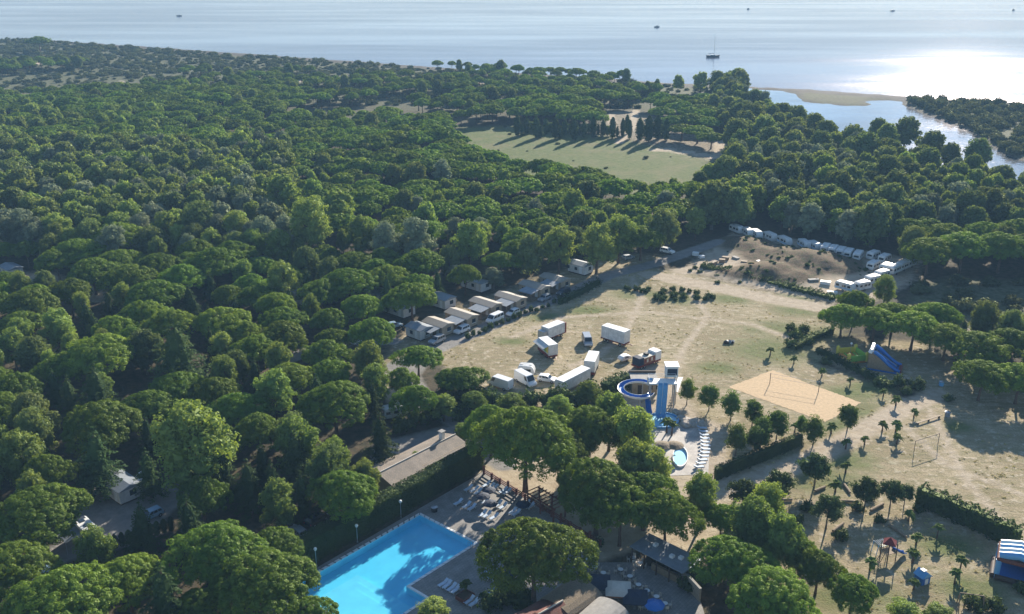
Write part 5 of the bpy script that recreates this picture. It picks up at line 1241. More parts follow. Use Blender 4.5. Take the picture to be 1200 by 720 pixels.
# ------------------------------------------------------------------ palms
def make_palm(name, h, nf, L, seed):
    q = random.Random(seed); t = thing(name, 'young palm', 'palm')
    MB().tube([(0, 0, -.05), (.03, .02, h * .5), (.05, 0, h)], [.16, .11, .10], 7).build('trunk', M['bark'], t)
    V = []; T = []
    for i in range(nf):
        a = 6.2832 * i / nf + q.uniform(-.2, .2); el = q.uniform(.15, 1.15); ln = L * q.uniform(.8, 1.15); prev = None
        for k in range(7):
            f = k / 6; r = ln * f * math.cos(el) * (1 - .12 * f); z = h + ln * (math.sin(el) * f - .75 * f * f * (1.1 - .3 * el)); w = .20 * L * math.sin(math.pi * min(1, f * .85 + .12)) + .015
            c, s = math.cos(a), math.sin(a); p = (Vector((c * r - s * w, s * r + c * w, z - w * .35)), Vector((c * r, s * r, z)), Vector((c * r + s * w, s * r - c * w, z - w * .35)))
            if prev:
                for u, v in ((0, 1), (1, 2)): V += [prev[u], prev[v], p[v], prev[u], p[v], p[u]]
            prev = p
    V = np.array([tuple(v) for v in V]); me = npmesh('palm_fronds', V, np.arange(len(V)).reshape(-1, 3), np.array([q.random() for _ in range(len(V) // 3)]).repeat(3)); me.materials.append(M['palm']); link('frond_crown', me, None, t)
    return learn(t)
PALMS = [make_palm('palm_tree', 1.35, 24, 1.3, 1), make_palm('palm_tree', 2.1, 24, 1.45, 2)]; pf = [True, True]
def palm(px, py, k, label, group, s=1.0):
    h = (1.35, 2.1)[k] * s; loc = gv(px, py, h); loc.z = 0
    if pf[k]: pf[k] = False; o = PALMS[k]; o.location = loc; o['label'] = label; o['group'] = group
    else: o = copy_tree(PALMS[k], loc, random.uniform(0, 6), label, group)
    o.scale = (s, s, s)
for px, py in ((903, 410), (931, 420), (964, 434), (997, 445), (1036, 458), (1051, 467)): palm(px, py, 0, 'young palm in the line between sand court and castle hedge', 'palms between sand court and castle hedge', random.uniform(.9, 1.2))
for px, py in ((1072, 482), (1035, 497), (1051, 497), (1014, 514), (992, 518), (975, 499), (1052, 512)): palm(px, py, 0, 'young palm beside the sandy path above the playground', 'palms beside the sandy path', random.uniform(.95, 1.35))
for px, py in ((932, 499), (980, 567), (1021, 658), (1066, 602), (1075, 629), (1071, 648), (1072, 682), (992, 545)): palm(px, py, 0, 'small palm on the dry grass of the playground', 'small palms in the playground', random.uniform(1.0, 1.3))
for px, py in ((1100, 618), (1127, 656), (1121, 671)): palm(px, py, 1, 'taller young palm beside the long playground hedge', 'taller palms by the playground hedge', random.uniform(.9, 1.1))
for px, py in ((782, 494), (788, 497)): palm(px, py, 1, 'palm on the islet of the splash pool', 'palms by the splash pool', 1.2)
palm(546, 684, 0, 'small palm in the red planter box', None, 1.1)
# ------------------------------------------------------------------ bouncy castles
def puff(parent, name, path, r, m, n=10):
    return MB().tube(path, r, n).build(name, M[m], parent, smooth=True)
def castle_small():
    p = (998, 421); t = thing('bouncy_castle', 'low bouncy castle with green and orange walls in the shade', 'bouncy castle', gv(*p), heading(p, (1010, 430)))
    MB().box(-2.6, 2.6, -2.4, 2.4, 0, .55).build('base', M['orange'], t, .15)
    for k, (x0, x1, y0, y1, m) in enumerate(((-2.6, 2.6, 2.0, 2.4, 'green'), (-2.6, -2.2, -2.4, 2.0, 'yellow'), (2.2, 2.6, -2.4, 2.0, 'green'))): MB().box(x0, x1, y0, y1, .5, 1.9).build('side_wall', M[m], t, .12, True)
    for x in (-2.4, 2.4):
        for y in (-2.2, 2.2): puff(t, 'corner_tower', [(x, y, .3), (x, y, 2.3), (x, y, 2.6)], [.42, .42, .05], 'yellow')
    for i in range(4): puff(t, 'floor_cushion', [(-2.1, -1.8 + i * 1.1, .55), (2.1, -1.8 + i * 1.1, .55)], .25, 'green' if i % 2 else 'orange')
castle_small()
def castle_slide():
    p = (1034, 432); t = thing('inflatable_slide', 'big inflatable slide with brown side wall, blue edges and white top', 'bouncy castle', gv(*p), heading((1016, 428), (1064, 436))); t.scale = (.86, .9, .88)
    MB().box(-3.8, 4.6, -2.4, 2.4, 0, .5).build('base', M['blue'], t, .15)
    for y in (-2.2, 2.2):
        MB().side([(-3.6, .45), (-3.6, 4.2), (-2.6, 5.0), (-1.7, 4.6), (3.0, 1.0), (3.0, .45)], y - .16, y + .16).build('side_wall', M['wood' if y < 0 else 'blue'], t, .08, True)
        puff(t, 'edge_tube', [(-2.4, y, 5.0), (-.6, y, 3.9), (1.3, y, 2.3), (3.2, y, 1.1), (4.3, y, .8)], .42, 'blue')
    MB().side([(-3.4, .5), (-3.4, 4.1), (-2.2, 4.1), (3.4, .75), (3.4, .5)], -2.0, 2.0).build('ramp', M['navy'], t, .05)
    for y in (-1.0, 1.0): b = MB(); b.face([(-2.1, y - .55, 4.12), (-2.1, y + .55, 4.12), (3.3, y + .55, .87), (3.3, y - .55, .87)]); b.build('slide_lane', M['silver'], t)
    puff(t, 'lane_divider', [(-2.1, 0, 4.2), (3.3, 0, .95)], .25, 'blue')
    for i in range(5): puff(t, 'top_cushion', [(-3.2 + .05 * i, -2.0 + i, 4.6), (-3.0, -2.0 + i, 5.6)], [.62, .35], 'white')
    puff(t, 'end_cushion', [(4.3, -2.2, .6), (4.3, 2.2, .6)], .45, 'red')
castle_slide()
def castle_blue():
    p = (1190, 674); t = thing('bouncy_house', 'blue inflatable bounce house with brown beams and pale roof on the grass', 'bouncy castle', gv(*p), R_(-28))
    MB().box(-3.0, 3.0, -2.6, 2.6, 0, .6).build('base', M['blue'], t, .15)
    puff(t, 'front_step', [(-2.8, -2.7, .5), (2.8, -2.7, .5)], .42, 'darkwood'); puff(t, 'side_step', [(-3.1, -2.5, .5), (-3.1, 2.5, .5)], .42, 'darkwood')
    for x in (-2.6, 2.6):
        for y in (-2.2, 2.2): puff(t, 'column', [(x, y, .4), (x, y, 3.2)], .42, 'ltblue')
    for y in (-2.2, 2.2): puff(t, 'beam', [(-2.8, y, 3.3), (2.8, y, 3.3)], .36, 'redwood')
    for x in (-2.6, 2.6): puff(t, 'beam', [(x, -2.4, 3.35), (x, 2.4, 3.35)], .36, 'redwood')
    MB().box(-2.3, 2.9, 1.9, 2.3, .5, 3.0).build('back_wall', M['darkwood'], t, .1); MB().box(2.3, 2.75, -2.0, 2.0, .5, 3.2).build('side_wall', M['blue'], t, .1)
    for i in range(4): puff(t, 'roof_tube', [(-2.6, -1.7 + i * 1.15, 3.7), (0, -1.7 + i * 1.15, 4.3), (2.7, -1.7 + i * 1.15, 3.7)], .6, 'white' if i % 2 else 'ltblue')
castle_blue()
# ------------------------------------------------------------------ playground
def play_tower():
    p = (1040, 655); t = thing('play_tower', 'playground climbing tower with red roof and slide', 'playground tower', gv(*p), R_(20))
    for x in (-.8, .8):
        for y in (-.8, .8): MB().tube([(x, y, 0), (x, y, 3.0)], .08, 6).build('post', M['darkwood'], t)
    MB().box(-.9, .9, -.9, .9, 1.4, 1.5).build('platform', M['wood'], t); r = MB(); r.lathe([(1.35, 2.9), (.03, 3.9)], (0, 0, 0), 4); r.build('roof', M['red'], t)
    for k in range(5): MB().box(-.9, .9, .84, .9, 1.6 + k * .0 + k * .14, 1.7 + k * .14).build('rail', M['blue' if k % 2 else 'yellow'], t)
    chute([(.9, 0, 1.5), (1.8, 0, .9), (2.8, 0, .3), (3.3, 0, .2)], .7, .3, 'blue', 'slide', t)
    l = MB()
    for y in (-.35, .35): l.tube([(-.9, y, 1.45), (-1.7, y, 0)], .05, 5)
    for k in range(5): l.tube([(-.98 - .16 * k, -.35, 1.3 - .29 * k), (-.98 - .16 * k, .35, 1.3 - .29 * k)], .035, 5)
    l.build('ladder', M['wood'], t)
    p = (1030, 648); t = thing('climbing_frame', 'small blue climbing frame beside the play tower', 'climbing frame', gv(*p), .3)
    for x in (-1, 1):
        for y in (-.6, .6): MB().tube([(x, y, 0), (x * .75, y, 2.0)], .06, 6).build('post', M['ltblue'], t)
    for i in range(6): MB().tube([(-.75 + .3 * i, -.6, 2.0), (-.75 + .3 * i, .6, 2.0)], .04, 5).build('bar', M['white'], t)
play_tower()
def play_house():
    p = (1080, 682); t = thing('play_house', 'small blue playhouse with white top standing on the grass', 'playhouse', gv(*p), R_(25)); 
    MB().box(-.8, .8, -.8, .8, 0, 1.3).build('wall', M['blue'], t, .05); b = MB(); b.side([(-1.0, 1.25), (0, 2.1), (1.0, 1.25)], -.95, .95); b.build('roof', M['ltblue'], t, .04)
    MB().box(-.3, .3, -.84, -.78, .05, 1.0).build('door', M['white'], t); MB().box(.785, .83, -.3, .3, .6, 1.0).build('window', M['white'], t); MB().box(-.35, .35, -.4, .4, 2.0, 2.14).build('ridge_cap', M['white'], t, .04)
play_house()
def swing():
    p, q = gv(1150, 716), gv(1122, 712); t = thing('swing_frame', 'timber A frame swing on the grass by the taller palms', 'swing', (p + q) / 2, math.atan2(q.y - p.y, q.x - p.x)); L = (q - p).length / 2
    for x in (-L, L):
        for y in (-.9, .9): MB().tube([(x, y, 0), (x, 0, 2.5)], .07, 6).build('leg', M['wood'], t)
    MB().tube([(-L, 0, 2.5), (L, 0, 2.5)], .08, 6).build('crossbar', M['wood'], t)
    for x in (-.8, .8):
        s = MB().box(x - .25, x + .25, -.12, .12, .5, .55).build('seat', M['black'], t); MB().tube([(x - .22, 0, .53), (x - .22, 0, 2.5)], .012, 3).tube([(x + .22, 0, .53), (x + .22, 0, 2.5)], .012, 3).build('rope', M['metal'], s)
swing()
def log_(p, q, label):
    a, b = gv(*p), gv(*q); a.z = b.z = .24; d = b - a; t = MB().tube([a - (a + b) / 2, Vector((0, 0, .03)), b - (a + b) / 2], [.25, .23, .21], 8).build('log', M['wood'], None, loc=(a + b) / 2); tag(t, label, 'log', 'logs lying in the playground')
for p, q, l in (((914, 588), (928, 587), 'pale log by the western playground trees'), ((986, 589), (1006, 590), 'long pale log under the middle playground trees'), ((989, 569), (996, 579), 'slanting log behind the middle playground trees'), ((1020, 600), (1035, 592), 'dark ended log beside the tree by the hedge'), ((976, 624), (988, 615), 'log at the edge of the wide tree shadow'), ((955, 577), (967, 572), 'whitish log near the blue playground mat'), ((1042, 617), (1062, 631), 'thin log running to the small palms')): log_(p, q, l)
def goal(pa, pb, h, label):
    a, b = gv(*pa), gv(*pb); t = thing('football_goal', label, 'goal', (a + b) / 2, math.atan2(b.y - a.y, b.x - a.x)); L = (b - a).length / 2
    for x in (-L, L): MB().tube([(x, 0, 0), (x, 0, h)], .06, 6).build('post', M['darkwood'], t)
    MB().tube([(-L, 0, h), (L, 0, h)], .06, 6).build('crossbar', M['darkwood'], t)
    n = MB()
    for i in range(1, 10): n.tube([(-L + L * i / 5, 0, h), (-L + L * i / 5, -1.0, 0)], .008, 3)
    for k in (.25, .5, .75): n.tube([(-L, -1.0 * k, h * (1 - k)), (L, -1.0 * k, h * (1 - k))], .008, 3)
    n.build('net_cords', M['offwhite'], t)
goal((1071, 530), (1099, 521), 2.3, 'goal frame with thin posts on the dry grass below the path')
def plank(p, q, label):
    a, b = gv(*p), gv(*q); L = (b - a).length / 2; t = thing('bench', label, 'bench', (a + b) / 2, math.atan2(b.y - a.y, b.x - a.x)); MB().box(-L, L, -.22, .22, .36, .45).build('seat', M['wood'], t, .02)
    for x in (-L + .4, 0, L - .4): MB().box(x - .08, x + .08, -.18, .18, 0, .36).build('leg', M['darkwood'], t)
plank((1074, 498), (1102, 489), 'long pale wooden bench at the corner of the goal pitch')
def bins():
    for px, py, m, l in ((1110, 488, 'greyroof', 'grey round bin with a shadow beside the long bench'), (1103, 452, 'ltblue', 'pale blue barrel in the shade of the castle yard'), (509, 600, 'black', 'dark round bin at the deep corner of the swimming pool')):
        t = thing('bin', l, 'bin', gv(px, py, .0)); MB().lathe([(.02, 0), (.5, 0), (.56, .95), (.5, 1.0), (.02, 1.02)], (0, 0, 0), 12).build('body', M[m], t, smooth=True); MB().lathe([(.58, .9), (.6, .98), (.1, 1.12), (.02, 1.12)], (0, 0, 0), 12).build('lid', M['metal'], t)
bins()
def heap():
    t = thing('rubbish_heap', 'small heap of dark stones and white sheet on the dry field', 'heap', gv(854, 402), 0); q = random.Random(3)
    for i, (x, y, r, m) in enumerate(((-.9, -.2, .5, 'darkwood'), (-.5, -.4, .45, 'darkwood'), (.3, -.2, .5, 'greyroof'), (.9, -.3, .4, 'darkwood'), (.4, .5, .4, 'darkwood'), (-.4, .3, .45, 'white'), (1.1, .3, .35, 'white'))):
        b = bmesh.new(); bmesh.ops.create_icosphere(b, subdivisions=1, radius=r)
        for v in b.verts: v.co *= 1 + q.uniform(-.25, .25)
        me = bpy.data.meshes.new('stone'); b.to_mesh(me); b.free(); me.materials.append(M[m]); link('sheet' if m == 'white' else 'stone', me, None, t, (x, y, r * .55))
heap()

# ------------------------------------------------------------------ shrubs placed one by one
def shrub(px, py, s, label, group, sz=None):
    K = KINDS['bush']; r = thing('shrub', label, 'shrub', gv(px, py), random.uniform(0, 6.28), group); r.scale = (s, s, sz or s)
    link('foliage', random.choice(K['crowns']), None, r); link('stem', K['trunks'][0], None, r)
for i in range(26):
    a = random.uniform(0, 6.28); q = random.random() ** .5; px = 784 + 54 * q * math.cos(a); shrub(px, 345 + 9 * q * math.sin(a) + (px - 784) * .11, random.uniform(.6, 1.05), 'dark rounded shrub in the green oval bed inside the track bend', 'shrubs in the oval bed')
for i in range(17):
    f = i / 16; shrub(548 + 108 * f, 396 - 43 * f + random.uniform(-1.5, 1.5), random.uniform(.45, .85), 'small shrub on the verge between camp road and field', 'shrubs on the road verge', random.uniform(.6, 1.2))
for i in range(16): shrub(804 + random.uniform(0, 165), 306 + random.uniform(-4, 10) + 20 * random.random(), random.uniform(.5, .9), 'scrubby bush among the dirt mounds of the caravan yard', 'bushes in the caravan yard', .5)
for px, py, s in ((927, 388, 1.4), (941, 390, 1.5), (933, 398, 1.6), (926, 407, 1.4), (948, 404, 1.2), (1052, 452, 1.7), (1074, 456, 1.8), (1062, 462, 1.2), (1111, 470, 1.1), (968, 427, 1.2), (1030, 452, 1.3)): shrub(px, py, s, 'rounded green shrub beside the castle hedge', 'shrubs round the castle yard')
for px, py, s in ((545, 470, 2.2), (560, 472, 2.4), (532, 474, 2.0), (575, 478, 2.4), (520, 482, 1.8), (556, 488, 2.2), (590, 486, 2.2), (505, 492, 2.2), (487, 498, 2.2), (470, 505, 2.0), (540, 492, 1.8), (526, 455, 2.0), (645, 476, 2.4), (660, 472, 2.2), (690, 468, 2.3), (676, 476, 2.0), (705, 478, 2.0), (620, 476, 2.2), (605, 482, 2.0)): shrub(px, py, s, 'large leafy bush between the lane and the big pines', 'large bushes by the lane', s * 1.15)
for px, py, s in ((1005, 598, 1.1), (1030, 612, 1.0), (1075, 600, .9), (945, 598, 1.2), (985, 632, 1.2), (935, 612, 1.0), (1142, 714, 1.6), (1165, 716, 1.5), (1198, 694, 1.2), (700, 640, 1.0), (1020, 585, .8)): shrub(px, py, s, 'low bush on the dry grass of the playground', 'bushes in the playground')
for px, py, s in ((600, 702, 2.0), (588, 706, 1.8), (612, 710, 2.0), (575, 712, 1.7), (502, 556, 1.0), (546, 531, 1.2), (494, 542, 1.2), (815, 684, 1.7), (806, 690, 1.6), (540, 515, 1.6)): shrub(px, py, s, 'dense dark bush by the pool terrace buildings', 'bushes round the terrace buildings')
# ------------------------------------------------------------------ mobile homes
M['homeroof'] = mat('pale_roof_sheet', (.33, .29, .235), .6, .15, 1.5)
def mobile_home(p, L, label, wall='stone', canopy=True, tone='homeroof'):
    """narrow end towards the road; p is the ground in front of that end"""
    rd = (gv(600, 372) - gv(520, 405)).normalized(); back = Vector((-rd.y, rd.x, 0)); rz = math.atan2(back.y, back.x)
    t = thing('mobile_home', label, 'mobile home', gv(*p), rz, 'mobile homes along the camp road'); w = 2.0
    MB().box(0, L, -w, w, .35, 2.75).build('wall', M[wall], t); MB().box(.2, L - .2, -w + .15, w - .15, 0, .35).build('plinth', M['darkwood'], t)
    b = MB(); b.v = []; b.side([(-.25, 2.74), (-.25, 2.84), (L + .25, 2.84), (L + .25, 2.74)], -w - .2, w + .2)
    rf = MB()
    for s in (-1, 1): rf.face([(-.3, s * (w + .25), 2.76), (L + .3, s * (w + .25), 2.76), (L + .3, 0, 3.35), (-.3, 0, 3.35)]); rf.face([(-.3, s * (w + .25), 2.70), (L + .3, s * (w + .25), 2.70), (L + .3, 0, 3.29), (-.3, 0, 3.29)])
    for x in (-.3, L + .3): rf.face([(x, -w - .25, 2.70), (x, -w - .25, 2.76), (x, 0, 3.35), (x, w + .25, 2.76), (x, w + .25, 2.70)])
    rf.build('roof', M[tone], t)
    fw = MB().box(-.04, .02, -1.0, .2, 1.2, 2.2).build('window', M['glass'], t); MB().box(-.06, -.03, -1.1, .3, 1.12, 1.2).build('sill', M['white'], fw)
    for x in (2.6, 5.4):
        MB().box(x, x + 1.0, w - .02, w + .04, 1.2, 2.1).build('window', M['glass'], t); MB().box(x, x + .9, -w - .04, -w + .02, 1.2, 2.1).build('window', M['glass'], t)
    d = MB().box(1.0, 1.9, w - .02, w + .05, .4, 2.4).build('door', M['white'], t); MB().box(1.1, 1.2, w + .05, w + .1, 1.3, 1.4).build('handle', M['metal'], d)
    if canopy:
        MB().box(.4, 4.6, w + .1, w + 3.4, .25, .38).build('terrace_deck', M['wood'], t)
        cn = MB(); cn.face([(.2, w + .05, 2.72), (4.8, w + .05, 2.72), (4.8, w + 3.6, 2.35), (.2, w + 3.6, 2.35)]); cn.face([(.2, w + .05, 2.66), (4.8, w + .05, 2.66), (4.8, w + 3.6, 2.29), (.2, w + 3.6, 2.29)]); cn.build('canopy', M['greyroof'], t)
        for x in (.4, 4.6): MB().box(x - .06, x + .06, w + 3.3, w + 3.42, .25, 2.33).build('post', M['wood'], t)
        for z in (.7, 1.0): MB().box(.4, 4.6, w + 3.32, w + 3.4, z, z + .08).build('railing', M['wood'], t)
for p, L, l, wl in (((525, 394), 6.5, 'small stone coloured mobile home at the west end of the row', 'stone'), ((554, 384), 7.5, 'second mobile home of the row with grey canopy', 'stone'), ((582, 370), 7.5, 'third mobile home of the row behind the white van', 'tan'),
                    ((611, 363), 7.5, 'fourth mobile home of the row with blue grey canopy', 'stone'), ((639, 349), 7.5, 'fifth mobile home of the row half in shade', 'tan'), ((663, 340), 7.5, 'last mobile home of the row under the tall trees', 'tan')):
    mobile_home(p, L, l, wl)
for p, L, l in (((500, 398), 5.0, 'pale roofed cabin beside the small mobile home', ), ((528, 362), 7.5, 'shaded mobile home behind the second of the row'), ((570, 342), 7.5, 'shaded mobile home behind the third of the row'), ((480, 372), 7.5, 'mobile home deep under trees west of the row'), ((365, 358), 7.0, 'blue roofed cabin between pines west of the row'), ((455, 356), 6.5, 'grey roofed cabin tucked behind the camp pines'),
                ((320, 318), 8.0, 'tan roofed cabin in the mixed wood'), ((352, 306), 8.0, 'grey roofed cabin in the mixed wood beside the tan one'), ((690, 322), 6.0, 'pale cabin under the trees past the last mobile home'), ((155, 588), 6.5, 'grey cabin behind the shaded pitch'), ((20, 326), 6.0, 'cabin by the sandy clearing under the pines')):
    mobile_home(p, L, l, 'offwhite', False, 'greyroof')
# ------------------------------------------------------------------ tiled house by the pool hedge
M['rooftile'] = tiles_mat('brown_roof_tiles', (.31, .25, .19), (.24, .20, .16), (.15, .12, .09), .45, .3)
def gable(t, x0, x1, y0, y1, e, r, m):
    ym = (y0 + y1) / 2
    for y, s in ((y0, -1), (y1, 1)):
        b = MB()
        for dz in (0, -.12): b.face([(x0 - .4, y + s * .5, e - .25 + dz), (x1 + .4, y + s * .5, e - .25 + dz), (x1 + .4, ym, r + dz), (x0 - .4, ym, r + dz)])
        b.face([(x0 - .4, y + s * .5, e - .25), (x1 + .4, y + s * .5, e - .25), (x1 + .4, y + s * .5, e - .37), (x0 - .4, y + s * .5, e - .37)])
        for x in (x0 - .4, x1 + .4): b.face([(x, y + s * .5, e - .25), (x, ym, r), (x, ym, r - .12), (x, y + s * .5, e - .37)])
        b.build('roof_slope', M[m], t)
    MB().tube([(x0 - .45, ym, r + .03), (x1 + .45, ym, r + .03)], .14, 6).build('ridge', M['cream'], t)
def house():
    p, q = (505, 541), (540, 522); t = thing('house', 'tiled house with low brown roofs behind the pool hedge', 'house', gv(*p), heading((470, 556), (538, 521)))
    MB().box(-6.0, 6.0, -3.0, 3.0, 0, 2.3).build('wall', M['tan'], t); gable(t, -6.0, 6.0, -3.0, 3.0, 2.4, 3.0, 'rooftile')
    for s in (-5.98, 5.98): b = MB(); b.face([(s, -3.0, 2.3), (s, 3.0, 2.3), (s, 0, 2.87)]); b.build('gable_end', M['tan'], t)
    c = MB().box(3.4, 4.2, .5, 1.3, 2.6, 4.3).build('chimney', M['white'], t, .03); MB().box(3.25, 4.35, .35, 1.45, 4.3, 4.45).build('cap', M['concrete'], c)
    for x in (-4.5, -1.5, 1.5, 4.5):
        w = MB().box(x - .5, x + .5, -3.04, -2.98, 1.0, 2.0).build('window', M['glass'], t); MB().box(x - .6, x + .6, -3.1, -3.0, .92, 1.0).build('sill', M['white'], w)
    d = MB().box(-.4, .5, -3.06, -2.98, 0, 2.1).build('door', M['darkwood'], t); MB().box(.3, .38, -3.12, -3.06, 1.0, 1.1).build('handle', M['metal'], d)
    t = thing('annex', 'annex of the tiled house with sunlit pale brown roof', 'house', gv(463, 566), heading((470, 556), (538, 521)))
    MB().box(-3.4, 3.6, -3.6, 3.6, 0, 2.5).build('wall', M['tan'], t); gable(t, -3.4, 3.6, -3.6, 3.6, 2.65, 3.5, 'rooftile')
    MB().box(-1.0, .4, -3.65, -3.58, .9, 2.0).build('window', M['glass'], t); MB().box(1.4, 2.3, -3.66, -3.58, 0, 2.1).build('door', M['darkwood'], t)
house()
def balustrade(pp, qq, label, n, m='tan'):
    a, b = gv(*pp), gv(*qq); t = thing('fence', label, 'fence', (a + b) / 2, math.atan2(b.y - a.y, b.x - a.x)); L = (b - a).length / 2
    for i in range(n + 1): MB().box(-L + 2 * L * i / n - .1, -L + 2 * L * i / n + .1, -.1, .1, 0, 1.15).build('post', M[m], t)
    for z in (.35, 1.0): MB().box(-L, L, -.07, .07, z, z + .13).build('rail', M[m], t)
balustrade((432, 592), (482, 562), 'tan balustrade with posts along the tiled house garden', 12)
parasol(466, 566, 1.2, 2.3, 'ltblue', 'pale blue parasol in the garden of the tiled house', base=0)
# ------------------------------------------------------------------ square: red fence, snack bar, canopies
def red_fence():
    a, b = gv(567, 556, .1), gv(703, 641, .1); t = thing('fence', 'dark red timber fence between pool terrace and square', 'fence', a, math.atan2(b.y - a.y, b.x - a.x)); L = (b - a).length; n = 13
    for i in range(n + 1):
        if i in (6,): continue
        MB().box(L * i / n - .16, L * i / n + .16, -.16, .16, 0, 1.7 if i % 3 == 0 else 1.25).build('post', M['redwood'], t)
    for i in range(n):
        for z in (.3, .65, 1.0): MB().box(L * i / n + .165, L * (i + 1) / n - .165, -.05, .05, z, z + .16).build('rail', M['redwood'], t)
        if i % 2: k = MB().box(L * i / n + .4, L * i / n + 1.6, .25, .75, 0, .5).build('trough', M['darkwood'], t, .03); MB().box(L * i / n + .45, L * i / n + 1.55, .3, .7, .5, .56).build('soil', M['soil'], k)
red_fence()
def pergola():
    p = (640, 600); t = thing('pergola', 'dark red timber pergola on the square behind the fence', 'pergola', gv(*p), heading((567, 556), (703, 641)))
    for x in (-3.2, 0, 3.2):
        for y in (-1.3, 1.3): MB().box(x - .1, x + .1, y - .1, y + .1, 0, 2.5).build('post', M['redwood'], t)
    for y in (-1.3, 1.3): MB().box(-3.6, 3.6, y - .08, y + .08, 2.5, 2.7).build('beam', M['redwood'], t)
    for i in range(9): MB().box(-3.4 + .85 * i - .05, -3.4 + .85 * i + .05, -1.7, 1.7, 2.7, 2.84).build('rafter', M['redwood'], t)
pergola()
def snack_bar():
    a, b, c = gv(741, 641, 2.9), gv(800, 671, 2.9), gv(762, 632, 2.9); d = (b - a); rz = math.atan2(d.y, d.x); L = d.length; t = thing('snack_bar', 'open snack bar under a flat blue grey roof', 'snack bar', (a.x, a.y, .12), rz); D = 4.6
    MB().box(-.3, L + .3, -.3, D, 2.75, 2.93).build('roof', M['greyroof'], t, .02); MB().box(.1, L - .1, D - .4, D - .2, 0, 2.72).build('back_wall', M['darkwood'], t)
    MB().box(L * .35, L - .2, .6, 1.1, 0, 1.1).build('counter', M['wood'], t, .02)
    for i in range(5): MB().box(.0 + (L) * i / 4 - .08, (L) * i / 4 + .08, -.1, .06, 0, 2.74).build('post', M['darkwood'], t)
    for x, y in ((2.5, 2.5), (6.0, 1.8), (7.2, 2.4)): MB().box(x - .35, x + .35, y - .35, y + .35, 2.93, 3.35).build('roof_vent', M['white'], t, .04)
    t = thing('wall', 'pale rendered wall running on from the snack bar', 'wall', (0, 0, 0)); p, q = gv(801, 684, .1), gv(820, 705, .1); n = Vector((-(q - p).y, (q - p).x, 0)).normalized() * .15
    MB().prism([tuple((p - n).to_2d()), tuple((q - n).to_2d()), tuple((q + n).to_2d()), tuple((p + n).to_2d())], .1, 2.2).build('wall_panel', M['stone'], t); p2 = p + n * 1.3; q2 = q + n * 1.3; p1 = p - n * 1.3; q1 = q - n * 1.3
    MB().prism([tuple(p1.to_2d()), tuple(q1.to_2d()), tuple(q2.to_2d()), tuple(p2.to_2d())], 2.2, 2.32).build('coping', M['concrete'], t)
snack_bar()
def vault(p, q, w, label, m='thatch'):
    """barrel-vaulted canopy on posts, p-q its axis at the springing height"""
    a, b = gv(*p, 2.6), gv(*q, 2.6); t = thing('canopy', label, 'canopy', (a.x, a.y, .12), math.atan2(b.y - a.y, b.x - a.x)); L = (b - a).length; k = MB(); n = 9
    for i in range(n):
        t0, t1 = math.pi * i / n, math.pi * (i + 1) / n
        for r in (1, .95): k.face([(0, w * r * math.cos(t0), 2.5 + 1.25 * r * math.sin(t0)), (L, w * r * math.cos(t0), 2.5 + 1.25 * r * math.sin(t0)), (L, w * r * math.cos(t1), 2.5 + 1.25 * r * math.sin(t1)), (0, w * r * math.cos(t1), 2.5 + 1.25 * r * math.sin(t1))])
        for x in (0, L): k.face([(x, w * math.cos(t0), 2.5 + 1.25 * math.sin(t0)), (x, w * math.cos(t1), 2.5 + 1.25 * math.sin(t1)), (x, w * .95 * math.cos(t1), 2.5 + 1.19 * math.sin(t1)), (x, w * .95 * math.cos(t0), 2.5 + 1.19 * math.sin(t0))])
    k.build('vault', M[m], t)
    for x in (.3, L / 2, L - .3):
        for y in (-w + .1, w - .1): MB().tube([(x, y, 0), (x, y, 2.52)], .09, 6).build('post', M['redwood'], t)
vault((650, 716), (688, 690), 3.0, 'wide grey thatched vault canopy over the restaurant terrace'); vault((694, 734), (718, 712), 2.7, 'second pale vault canopy beside the square parasol', 'concrete')
def red_roof():
    p = gv(630, 728, 3.0); t = thing('restaurant', 'restaurant building with dark red tiled roof below the great pine', 'building', (p.x, p.y, .12), heading((610, 740), (680, 700)))
    MB().box(-4.2, 4.2, -3, 3, 0, 2.6).build('wall', M['stone'], t); gable(t, -4.2, 4.2, -3, 3, 2.75, 3.9, 'redtile')
    for x in (-2.4, 0, 2.4): MB().box(x - .5, x + .5, 2.98, 3.04, 1.0, 2.0).build('window', M['glass'], t)
M['redtile'] = tiles_mat('red_roof_tiles', (.25, .085, .06), (.20, .07, .05), (.12, .05, .04), .4, .3)
red_roof()
parasol(724, 704, 2.6, 2.7, 'cream', 'large square pale parasol with terracotta border on the restaurant terrace', sides=4, rz=heading((567, 556), (703, 641)) + .0, trim='terracotta')
parasol(700, 695, 2.6, 2.6, 'navy', 'large square navy parasol next to the thatched vault', sides=4, rz=heading((567, 556), (703, 641)))
parasol(744, 713, 2.5, 2.6, 'navy', 'large square navy parasol beyond the pale one', sides=4, rz=heading((567, 556), (703, 641)))
parasol(766, 722, 1.5, 2.3, 'blue', 'bright blue parasol on the lower restaurant terrace')
def make_set():
    t = thing('table', 'round table', 'table'); MB().lathe([(.02, .72), (.42, .72), (.42, .76), (.02, .77)], (0, 0, 0), 12).build('tabletop', M['white'], t); MB().tube([(0, 0, 0), (0, 0, .72)], .05, 6).build('pedestal', M['metal'], t); MB().lathe([(.02, 0), (.28, 0), (.28, .03), (.02, .05)], (0, 0, 0), 10).build('foot', M['metal'], t)
    c = thing('chair', 'chair', 'chair'); MB().box(-.22, .22, -.22, .22, .42, .47).build('seat', M['chair'], c, .015); MB().box(-.24, -.19, -.22, .22, .47, .9).build('backrest', M['chair'], c, .015)
    for x in (-.19, .19):
        for y in (-.19, .19): MB().box(x - .02, x + .02, y - .02, y + .02, 0, .42).build('leg', M['chair'], c)
    return learn(t), learn(c)
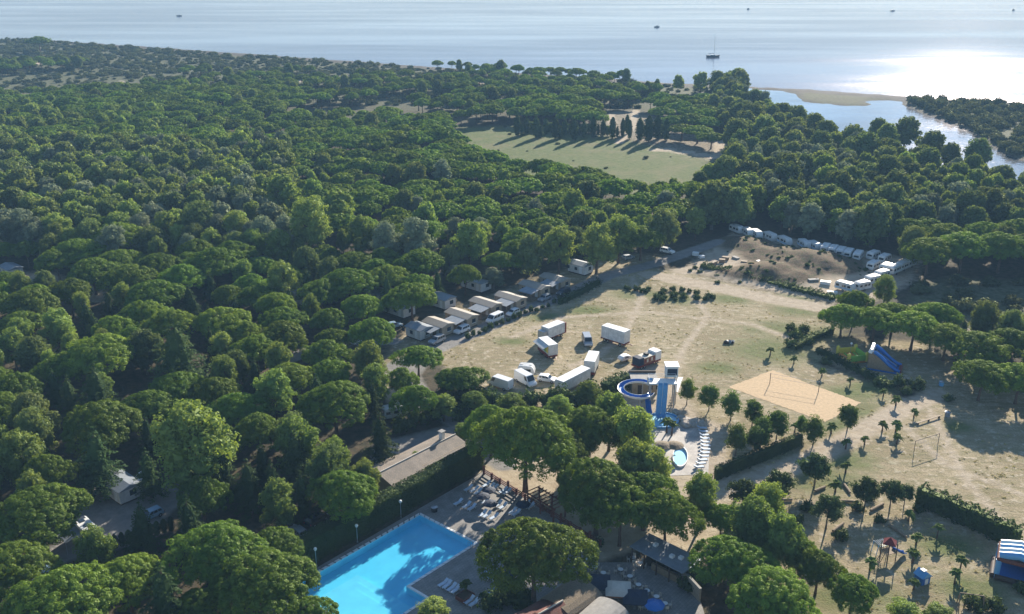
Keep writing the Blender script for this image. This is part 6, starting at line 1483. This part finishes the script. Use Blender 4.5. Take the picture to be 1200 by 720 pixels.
M['chair'] = mat('pale_chair_plastic', (.58, .52, .44), .5, .1); TB, CH = make_set(); fs = [True]
for i, (px, py) in enumerate(((688, 660), (697, 669), (707, 676), (742, 658), (750, 664), (748, 690), (758, 697), (769, 704), (779, 712), (738, 680), (754, 712), (727, 672))):
    z = .12; loc = gv(px, py, z); zone = ('by the gap in the red fence', 'restaurant tables by the fence gap') if i < 3 else (('in front of the snack bar', 'tables at the snack bar') if i in (3, 4) else ('on the lower restaurant terrace', 'tables of the lower terrace'))
    if fs[0]: TB.location = loc; TB['label'] = 'round white table ' + zone[0]; TB['group'] = zone[1]
    else: copy_tree(TB, loc, 0, 'round white table ' + zone[0], zone[1])
    for k in range(4):
        a = k * 1.571 + random.uniform(-.3, .3) + i; l2 = loc + Vector((math.cos(a), math.sin(a), 0)) * .75
        if fs[0]: fs[0] = False; CH.location = l2; CH.rotation_euler = (0, 0, a + math.pi); CH['label'] = 'pale chair at a round table ' + zone[0]; CH['group'] = 'chairs of the ' + zone[1]
        else: copy_tree(CH, l2, a + math.pi, 'pale chair at a round table ' + zone[0], 'chairs of the ' + zone[1])
# ------------------------------------------------------------------ litter of the caravan yard
def junk():
    q = random.Random(9)
    for i, (px, py) in enumerate(((890, 309), (850, 305), (862, 304), (846, 308), (822, 303), (953, 331), (967, 334), (872, 309), (836, 311), (815, 300), (1002, 318), (975, 345), (900, 302), (930, 300))):
        h = q.uniform(.6, 1.2); L = q.uniform(.7, 1.5); m = q.choice(('white', 'offwhite', 'greyroof', 'wood', 'concrete')); t = thing('crate', ('white', 'pale', 'grey', 'wooden', 'grey')[('white', 'offwhite', 'greyroof', 'wood', 'concrete').index(m)] + ' crate left among the dirt mounds of the caravan yard', 'crate', gv(px, py), q.uniform(0, 3), 'crates in the caravan yard')
        MB().box(-L, L, -.55, .55, .12, h).build('box', M[m], t, .03); MB().box(-L - .04, L + .04, -.6, .6, h, h + .07).build('lid', M[m], t); MB().box(-L, L, -.5, .5, 0, .12).build('pallet', M['darkwood'], t)
junk()

# ------------------------------------------------------------------ air
def haze():
    m, nt, N, L = nmat('haze'); out = N.new('ShaderNodeOutputMaterial'); v = N.new('ShaderNodeVolumePrincipled')
    v.inputs['Color'].default_value = (.38, .66, 1.0, 1); v.inputs['Density'].default_value = HAZE; v.inputs['Anisotropy'].default_value = 0.0
    L.new(v.outputs[0], out.inputs['Volume'])
    b = MB().box(-7100, 7100, -300, 7100, -5, 97); o = b.build('haze', m)
    tag(o, 'thin pale sea haze in the air', 'haze', kind='stuff')
HAZE = 0.00018
haze()
